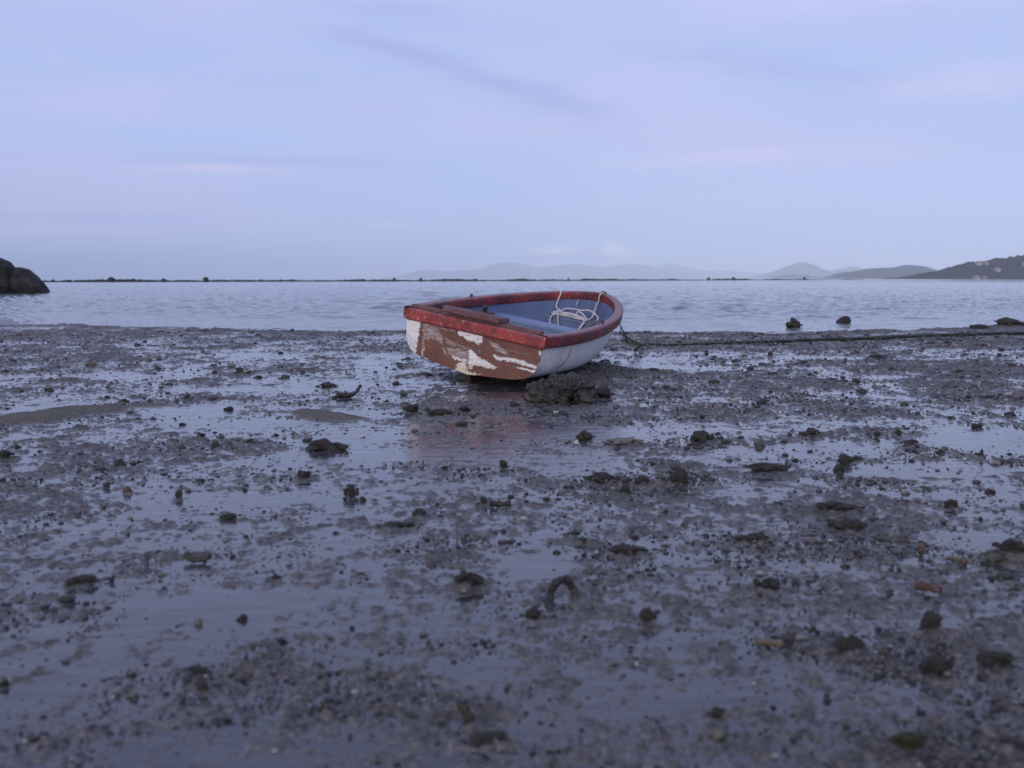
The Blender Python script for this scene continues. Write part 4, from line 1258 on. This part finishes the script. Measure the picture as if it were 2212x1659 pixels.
def lobed(name, seed, lobes, sub=4):
    """crumbly clump: a low core with many broken chunks grown onto it (unit half-extents)"""
    rg = np.random.default_rng(seed)
    parts = []
    for k in range(1 + int(lobes * 3.2)):
        v, t = ico(sub if k == 0 else sub - 1)
        nn = rg.normal(size=(9, 3)); nn /= np.linalg.norm(nn, axis=1)[:, None]
        fac = np.min(rg.uniform(0.55, 1.0, 9)[None] / np.maximum(v @ nn.T, 0.12), axis=1)
        r = np.minimum(fac, 1.3) * (1 + 0.34 * fbm3(v * 1.7 + seed + k * 3, 3, seed + k)) + 0.20 * np.abs(fbm3(v * 4 + k, 2, seed + 50 + k)) + 0.14 * fbm3(v * 8 + k, 1, seed + 90 + k)
        if k == 0:
            c = np.array([rg.uniform(-0.25, 0.25), 0, -0.15]); sc = 0.52
        else:
            a = rg.uniform(0, 2 * math.pi); d = rg.uniform(0.15, 1.0) ** 0.8
            c = np.array([math.cos(a) * d * 0.95, math.sin(a) * d * 0.75, rg.uniform(-0.35, 0.42) * (1 - d * 0.75) - 0.25 * d]); sc = rg.uniform(0.10, 0.32)
        parts.append((v * r[:, None] * sc * rg.uniform(0.7, 1.3, 3) + c, None, t))
    v, q, t = join(parts)
    lo, hi = v.min(0), v.max(0)
    v = (v - (lo + hi) / 2) / ((hi - lo) / 2)
    return mesh_np(name, v, None, t)


MATS = dict(r=M_RUBBLE, p=M_PALE, s=M_SHELL, t=M_TAN, o=M_ORANGE, a=M_ALGAE, d=M_SEAROCK)
# u, v of the foot, width and height as seen, kind (k knobbly, s single), material, name, category, label
STONES = [
    (703, 976, 98, 30, 'k5', 'r', 'rubble_rock', 'rock', 'long knobbly dark rock at the right end of the gravel bar'),
    (758, 1076, 36, 30, 'k4', 'r', 'rubble_rock', 'rock', 'jagged dark rock in the pool in front of the gravel bar'),
    (782, 1083, 22, 14, 's', 'r', 'rubble_rock', 'rock', 'small dark stone touching the jagged rock in the pool'),
    (491, 1124, 46, 24, 'k4', 'r', 'rubble_rock', 'rock', 'dark clump mirrored in the smooth pool on the left'),
    (1262, 952, 42, 24, 'k4', 'r', 'rubble_rock', 'rock', 'dark rock with a white shell beside it in front of the boat'),
    (1246, 960, 16, 14, 's', 's', 'shell', 'shell', 'white shell lying at the foot of a dark rock in front of the boat'),
    (1087, 1012, 26, 19, 's', 'r', 'rubble_rock', 'rock', 'dark blunt stone just below the red reflection of the boat'),
    (1522, 957, 56, 26, 'k4', 'r', 'rubble_rock', 'rock', 'dark arched clump right of the boat beyond the gravel patch'),
    (516, 807, 26, 15, 's', 'd', 'rubble_rock', 'rock', 'black stone on the far mud left of the boat'),
    (535, 808, 22, 7, 's', 'd', 'rubble_rock', 'rock', 'flat black stone lying right against the black one left of the boat'),
    (735, 861, 40, 14, 'k4', 'r', 'rubble_rock', 'rock', 'low dark rock left of the boat with a curved stick beside it'),
    (705, 836, 52, 12, 'k4', 'r', 'rubble_rock', 'rock', 'low crumbly dark rock on the far mud left of the boat keel'),
    (385, 1078, 26, 22, 's', 'r', 'rubble_rock', 'rock', 'bluish grey cone-shaped stone alone in the left pool'),
    (1352, 1074, 30, 26, 's', 'r', 'rubble_rock', 'rock', 'round dark stone alone on wet mud right of centre'),
    (1012, 1276, 80, 46, 'k6', 'r', 'rubble_rock', 'rock', 'rough blurred rubble clump left of the arched coral in front'),
    (1146, 1345, 58, 44, 'k3', 'r', 'rubble_rock', 'rock', 'blurred dark stone left of the foot of the arched coral'),
    (1401, 1350, 58, 50, 's', 'r', 'rubble_rock', 'rock', 'blurred round dark stone right of the arched coral'),
    (1055, 1622, 108, 34, 'k3', 'r', 'rubble_rock', 'rock', 'long blurred dark stone at the bottom centre of the picture'),
    (1349, 1200, 86, 26, 'k5', 'r', 'rubble_rock', 'rock', 'low dark clump up and right of the arched coral'),
    (1260, 1177, 46, 16, 's', 'r', 'rubble_rock', 'rock', 'flat dark stone above the arched coral'),
    (850, 1145, 104, 17, 'k5', 'r', 'rubble_rock', 'rock', 'long low bar of dark rubble left of centre'),
    (1660, 1282, 70, 34, 'k4', 'r', 'rubble_rock', 'rock', 'dark knob on top of a flat mound right of centre'),
    (1630, 1178, 90, 26, 'k5', 'r', 'rubble_rock', 'rock', 'ragged dark clump in the rubble above the flat mound on the right'),
    (1836, 1150, 104, 26, 'k6', 'r', 'rubble_rock', 'rock', 'wide dark clump beside the smooth wet patch on the right'),
    (1840, 1420, 84, 50, 'k4', 'r', 'rubble_rock', 'rock', 'blurred dark rounded rock in the right foreground'),
    (2014, 1372, 64, 56, 'k4', 'r', 'rubble_rock', 'rock', 'blurred two-horned dark rock in the right foreground'),
    (2196, 1212, 106, 52, 'k3', 'r', 'rubble_rock', 'rock', 'dark humped rock cut by the right picture edge'),
    (2035, 1260, 36, 14, 's', 'p', 'pale_stone', 'stone', 'pale tan stone below the stick at the right'),
    (2031, 1472, 92, 60, 'k4', 'r', 'rubble_rock', 'rock', 'big blurred dark clump low at the right'),
    (2157, 1450, 104, 44, 'k4', 'r', 'rubble_rock', 'rock', 'low blurred dark rock low at the right picture edge'),
    (1969, 1636, 104, 52, 'k4', 'a', 'rubble_rock', 'rock', 'algae green clump at the bottom right of the picture'),
    (701, 1552, 50, 24, 'k3', 'a', 'rubble_rock', 'rock', 'olive green stone at the bottom left of centre'),
    (1547, 1556, 56, 32, 'k3', 'r', 'rubble_rock', 'rock', 'blurred dark stone above a pale one at the bottom'),
    (1554, 1600, 60, 34, 's', 'p', 'pale_stone', 'stone', 'blurred pale stone near the bottom right of centre'),
    (426, 1350, 32, 26, 's', 'p', 'pale_stone', 'stone', 'pale rounded stone left of a dark one in the left foreground'),
    (520, 1342, 38, 26, 's', 'r', 'rubble_rock', 'rock', 'dark stone right of the pale one in the left foreground'),
    (172, 1268, 80, 28, 'k5', 'r', 'rubble_rock', 'rock', 'dark crumbly clump alone far left in the foreground'),
    (595, 1254, 34, 18, 's', 'r', 'rubble_rock', 'rock', 'dark small stone alone on the smooth mud left of centre'),
    (419, 1464, 74, 24, 'k4', 'r', 'rubble_rock', 'rock', 'blurred low dark clump in the lower left'),
    (436, 1500, 46, 26, 's', 'r', 'rubble_rock', 'rock', 'blurred dark stone just below the low clump at the lower left'),
    (6, 1488, 34, 34, 's', 'd', 'rubble_rock', 'rock', 'black stone cut by the left picture edge low down'),
    (284, 1510, 40, 30, 's', 'p', 'pale_stone', 'stone', 'blurred pale stone in the lower left'),
    (593, 1626, 18, 12, 's', 's', 'shell', 'shell', 'white shell fragment at the bottom left of centre'),
    (664, 1627, 34, 12, 's', 'p', 'pale_stone', 'stone', 'flat pale stone at the bottom right of a white shell fragment'),
    (1268, 1388, 12, 10, 's', 's', 'shell', 'shell', 'tiny white shell below the arched coral'),
    (1376, 1440, 14, 12, 's', 's', 'shell', 'shell', 'white shell fragment in the middle of the foreground'),
    (1305, 863, 48, 26, 'k4', 'r', 'rubble_rock', 'rock', 'small dark crumbly rock just right of the big coral rock'),
    (1664, 769, 16, 12, 's', 'r', 'rubble_rock', 'rock', 'pointed dark stone below the mooring rope'),
    (1765, 800, 8, 8, 's', 's', 'shell', 'shell', 'left of two tiny white shells right of the boat'),
    (1774, 800, 8, 8, 's', 's', 'shell', 'shell', 'right of two tiny white shells right of the boat'),
    (2122, 990, 15, 22, 's', 'r', 'rubble_rock', 'rock', 'upright dark stone in the pool at the far right'),
    (1969, 963, 46, 13, 'k4', 'r', 'rubble_rock', 'rock', 'long dark stone bridging the pool on the right'),
    (1942, 942, 22, 15, 's', 'r', 'rubble_rock', 'rock', 'dark stone mirrored in the pool above the long one'),
    (1896, 946, 22, 15, 's', 'r', 'rubble_rock', 'rock', 'dark stone left of its near twin in the right pool'),
    (1752, 943, 50, 16, 'k4', 'r', 'rubble_rock', 'rock', 'dark crooked clump beyond the pool on the right'),
    (1829, 1004, 34, 24, 'k3', 'r', 'rubble_rock', 'rock', 'peaked dark clump in the right pool'),
    (1815, 1020, 32, 22, 's', 'r', 'rubble_rock', 'rock', 'dark stone in front of the peaked clump on the right'),
    (1668, 1026, 92, 20, 'k6', 'r', 'rubble_rock', 'rock', 'row of dark rubble right of the gravel patch'),
    (1466, 1052, 46, 34, 'k3', 'r', 'rubble_rock', 'rock', 'brownish cone of coral at the front edge of the gravel patch'),
    (1815, 1112, 112, 28, 'k5', 'r', 'rubble_rock', 'rock', 'broad mud-coloured clump above the wide dark one on the right'),
    (2057, 1100, 40, 26, 'k3', 'r', 'rubble_rock', 'rock', 'dark clump alone in the wet mud at the far right'),
    (1873, 1080, 24, 10, 's', 'p', 'pale_stone', 'stone', 'pale flat stone right of the broad clump'),
    (1852, 1102, 22, 10, 's', 's', 'shell', 'shell', 'white shell on the edge of the broad clump at right'),
    (2192, 707, 70, 18, 'k5', 'd', 'rubble_rock', 'rock', 'dark weedy rock on the tide line at the right picture edge'),
    (2120, 712, 44, 9, 'k5', 'd', 'rubble_rock', 'rock', 'low dark rubble on the tide line left of the weedy rock'),
    (1900, 775, 42, 9, 'k4', 'r', 'rubble_rock', 'rock', 'low dark stone on the far mud at right'),
    (196, 791, 24, 13, 's', 't', 'rubble_rock', 'rock', 'brownish block-shaped stone on the far mud at left'),
    (403, 865, 18, 13, 's', 'd', 'rubble_rock', 'rock', 'black stone on the bright wet mud at left'),
    (492, 887, 32, 13, 's', 'r', 'rubble_rock', 'rock', 'dark wide stone in the bright pool left of the sand hump'),
    (653, 1037, 36, 18, 'k3', 'r', 'rubble_rock', 'rock', 'dark stone in the pool right below the gravel bar'),
    (5, 994, 40, 20, 'k3', 'd', 'rubble_rock', 'rock', 'black clump at the left picture edge by the gravel bar'),
    (227, 1055, 28, 13, 's', 'r', 'rubble_rock', 'rock', 'dark flat stone in the pool below the gravel bar'),
    (273, 1066, 26, 18, 's', 't', 'rubble_rock', 'rock', 'tan brown stone right of the dark flat one in the left pool'),
    (1302, 1046, 88, 20, 'k5', 'r', 'rubble_rock', 'rock', 'long narrow dark stone right of centre'),
    (1353, 964, 86, 16, 'k5', 'p', 'rubble_rock', 'rock', 'long greyish bar of coral right of the white shell'),
    (1044, 1094, 26, 24, 's', 'r', 'rubble_rock', 'rock', 'dark pointed stone with a straight bar to its right'),
    (905, 1120, 38, 24, 'k3', 'r', 'rubble_rock', 'rock', 'dark clump left of the pointed stone in the centre'),
    (782, 945, 20, 7, 's', 's', 'shell', 'shell', 'white shell in the bright pool left of the red reflection'),
    (887, 893, 36, 18, 'k3', 'r', 'rubble_rock', 'rock', 'dark clump on the mud below the boat transom'),
    (951, 900, 60, 14, 'k4', 'r', 'rubble_rock', 'rock', 'low pale-topped clump below the boat keel'),
    (1718, 707, 34, 20, 'k3', 'd', 'sea_rock', 'rock', 'pointed dark rock standing in the shallow water'),
    (1826, 698, 42, 17, 's', 'd', 'sea_rock', 'rock', 'smooth rounded dark rock in the shallow water'),
]
for (u, v_, wd, hg, kind, mt, nm, cat, lab) in STONES:
    if nm == 'rubble_rock':
        x, y = G(u, v_); wm = wd / FP * y
        STONE_FEET.append((x, y + 0.3 * wm, wm * 0.62, hg / FP * y * 1.3))
build_ground()
for n_, (u, v_, wd, hg, kind, mt, nm, cat, lab) in enumerate(STONES):
    x, y = G(u, v_)
    d = y
    wm = wd / FP * d * (0.86 if v_ > 1090 else 1.0); hm = hg / FP * d * (0.55 if v_ > 1090 else 0.72 if kind == 's' else 0.85)
    if kind[0] == 'k':
        me = lobed(nm, 300 + n_, int(kind[1]))
    else:
        me = rock_mesh(nm, 300 + n_, 4, 0.38, 0.25)
    if nm == 'sea_rock': hm *= 1.3; wm *= 1.1
    wy = min(max(wm * 0.7, hm * 0.9), wm * 1.0)
    z0 = gz(x, y + wy * 0.4) if nm != 'sea_rock' else 0.0
    hh = hm / 1.45
    o = obj(nm, me, MATS[mt], loc=(x, y + wy * 0.4, z0 + hh * 0.45), rot=(0, 0, 0), scale=(wm / 2, wy / 2, hh))
    grp = {'shell': 'white shells on the mud', 'pale_stone': 'pale stones on the mud'}.get(nm, 'dark rocks on the mudflat')
    tag(o, lab, cat, grp if nm != 'sea_rock' else 'rocks in the shallow water')


def stick(name, pts, r, mat, label, cat, seed=0, n=9):
    p = spline(pts, 8)
    p[:, 2] += 0.15 * r * fbm2(np.arange(len(p)) * 0.5, np.zeros(len(p)), 2, seed)
    tp = 1 + 0.40 * fbm2(np.arange(len(p)) * 0.35, np.ones(len(p)), 3, seed + 3)
    v, q, t = tube(p, r, n, taper=tp)
    v = v + 0.40 * r * np.stack([fbm3(v * 70, 2, seed + k) for k in range(3)], 1)
    tag(obj(name, mesh_np(name, v, q, t), mat), label, cat)


def gp(u, v_, z=0.0):
    x, y = G(u, v_); return (x, y, z + gz(x, y))


stick('driftwood_stick', [gp(1978, 1277, .012), gp(2005, 1281, .012), gp(2028, 1288, .012)], 0.0095, M_ORANGE, 'orange-brown stick lying on the mud at the right', 'stick', 3)
stick('driftwood_stick', [gp(2046, 1212, .010), gp(2066, 1216, .010), gp(2088, 1220, .010)], 0.007, M_TAN, 'pale tan stick near the humped rock at the right edge', 'stick', 4)
stick('driftwood_stick', [gp(1636, 1398, .010), gp(1665, 1399, .010), gp(1692, 1402, .010)], 0.008, M_TAN, 'short tan stick in the right half of the foreground', 'stick', 6)
stick('driftwood_stick', [gp(745, 862, .02), gp(765, 858, .022), gp(778, 850, .05)], 0.012, M_RUBBLE, 'curved dark stick beside the low rock left of the boat', 'stick', 7)
stick('driftwood_stick', [gp(403, 1212, .02), gp(414, 1216, .012), gp(440, 1216, .012), gp(452, 1212, .02)], 0.009, M_RUBBLE, 'bone-shaped dark stick in the left foreground', 'stick', 8)
stick('driftwood_stick', [gp(1058, 1096, .010), gp(1080, 1096, .010), gp(1104, 1096, .012)], 0.010, M_RUBBLE, 'straight dark bar right of the pointed stone in the centre', 'stick', 9)
stick('coral_stub', [gp(1991, 1196, -.01), gp(1991, 1196, .012), gp(1990, 1196, .024)], 0.008, M_ORANGE, 'small upright orange-brown stub in the wet patch at right', 'stub', 10)
stick('coral_stub', [gp(1014, 1572, -.01), gp(1012, 1572, .014), gp(1006, 1570, .030), gp(997, 1568, .040)], 0.009, M_SEAROCK, 'leaning black stub of wood at the bottom centre', 'stub', 11)
# the arched coral: one bent branch standing on two feet
x0, y0 = G(1205, 1300)
k_ = y0 / FP
A = [(1190, 1322, -0.01), (1188, 1302, 0.010), (1192, 1300, 0.026), (1196, 1300, 0.041), (1210, 1296, 0.047), (1226, 1292, 0.044), (1233, 1290, 0.028), (1243, 1288, 0.006), (1252, 1288, -0.01)]
stick('arched_coral', [gp(a, b, c) for a, b, c in A], 0.0100, M_RUBBLE, 'dark arched piece of coral standing like a small bridge in front', 'coral', 12, 11)

# ------------------------------------------------------------------ rubble: the larger lumps one by one, the rest as one mass
PROTO = [lobed('rubble_lump', 900 + k, 2 + k % 3, 3) for k in range(12)] + [rock_mesh('rubble_lump', 930 + k, 3, 0.4, 0.3) for k in range(6)]


def scatter(n, rmin, rmax, seed, dens_pow=1.0):
    rg = np.random.default_rng(seed)
    m = n * 6
    r = np.exp(rg.uniform(math.log(rmin), math.log(rmax), m)); a = rg.uniform(-0.50, 0.50, m)
    x, y = r * np.sin(a), r * np.cos(a)
    z, sand = ground_height(x, y, False)
    right = sstep(-0.15, 0.30, a + 0.12 * fbm2(x, y, 2, 5))
    p = (0.055 + 0.945 * sstep(-0.006, 0.006, z) ** dens_pow) * (1 - 0.93 * sand) * (0.45 + 0.55 * right) * (r < shore(x, y) - 0.1)
    p *= 0.10 + 0.90 * sstep(-0.1, 0.4, fbm2(x * 1.6, y * 1.6, 3, 77))
    keep = np.where(rg.random(m) < p / p.max())[0][:n]
    return x[keep], y[keep], z[keep], r[keep], rg


x, y, z, r, rg = scatter(170, 2.1, 17, 3)
for k in range(len(x)):
    s_ = min(rg.lognormal(math.log(0.0027), 0.42) * r[k], 0.036)
    o = obj('rubble_lump', PROTO[int(rg.integers(len(PROTO)))], M_RUBBLE,
            loc=(x[k], y[k], max(z[k], 0) + s_ * 0.25), rot=(rg.uniform(-.2, .2), rg.uniform(-.2, .2), rg.uniform(0, 6.28)),
            scale=(s_ * rg.uniform(0.8, 1.6), s_ * rg.uniform(0.8, 1.1), s_ * rg.uniform(0.35, 0.65)))
    if not o.data.materials: o.data.materials.append(M_RUBBLE)
    tag(o, 'small dark lump of coral rubble lying on the wet mud', 'rubble', 'small rubble lumps on the mudflat')


def gravel():
    x, y, z, r, rg = scatter(36000, 1.75, 19, 9, 0.8)
    n = len(x)
    sz = np.minimum(rg.lognormal(math.log(0.00050), 0.62, n) * r ** 0.92, 0.030) + 0.0012
    q1 = rg.normal(size=(n, 4)); q1 /= np.linalg.norm(q1, axis=1)[:, None]
    w_, a, b, c = q1.T
    Rm = np.stack([1 - 2 * (b * b + c * c), 2 * (a * b - c * w_), 2 * (a * c + b * w_), 2 * (a * b + c * w_), 1 - 2 * (a * a + c * c), 2 * (b * c - a * w_), 2 * (a * c - b * w_), 2 * (b * c + a * w_), 1 - 2 * (a * a + b * b)], 1).reshape(n, 3, 3)
    vs, ts, off = [], [], 0
    big = sz > np.quantile(sz / r, 0.97) * r
    pale = []
    for sub, sel in ((2, big), (1, ~big)):
        v0, t0 = ico(sub)
        idx = np.where(sel)[0]
        if sub == 2:
            var = np.stack([v0 * (1 + 0.35 * fbm3(v0 * 1.3 + 5 * k, 3, k) + 0.2 * np.abs(fbm3(v0 * 3 + k, 2, k + 20)))[:, None] for k in range(16)])
            P = var[rg.integers(0, 16, len(idx))]
        else:
            P = v0[None] * (1 + rg.uniform(-0.4, 0.4, (len(idx), len(v0), 1)))
        P = np.einsum('nij,nvj->nvi', Rm[idx], P) * np.array([1.25, 1.0, 0.7])
        P = P * sz[idx][:, None, None] + np.stack([x[idx], y[idx], np.maximum(z[idx], -0.001) + 0.25 * sz[idx]], 1)[:, None]
        nv = len(v0)
        vs.append(P.reshape(-1, 3)); ts.append((t0[None] + (np.arange(len(idx)) * nv)[:, None, None] + off).reshape(-1, 3)); off += len(idx) * nv
        pale.append(np.repeat(rg.random(len(idx)), nv))
    me = mesh_np('gravel', np.concatenate(vs), None, np.concatenate(ts), smooth=False)
    fattr(me, 'tone', np.concatenate(pale))
    m, nt = material('gravel_and_crumbs'); tn = attr(nt, 'tone')
    col = nt.ramp(tn, [(0.0, (0.016, 0.015, 0.013)), (0.55, (0.045, 0.042, 0.036)), (0.84, (0.11, 0.102, 0.09)), (0.95, (0.22, 0.205, 0.185)), (1.0, (0.42, 0.40, 0.37))])
    nz = nt.noise(gpos(nt), 160, 3, 0.6)
    finish(nt, nt.mix(nt.ramp(nz, [(0.35, 0.5), (0.6, 0.0)]), col, (0.02, 0.018, 0.016)), 0.5, nz, 0.5, 0.004, 0.3)
    tag(obj('gravel', me, m), 'gritty coral gravel and crumbs strewn over the mudflat', 'gravel', kind='stuff')


gravel()

# ------------------------------------------------------------------ evening haze over the bay
hz_me = box_mesh('haze', -17000, 17000, -400, 17800, -4, 250, 0.0)
m, nt = material('evening_haze')
pv = nt.n('ShaderNodeVolumePrincipled', i={'Color': (0.74, 0.87, 1.0, 1), 'Density': 1.6e-4, 'Anisotropy': -0.45})
nt.n('ShaderNodeOutputMaterial', i={'Volume': pv.outputs[0]})
tag(obj('haze', hz_me, m), kind='stuff')
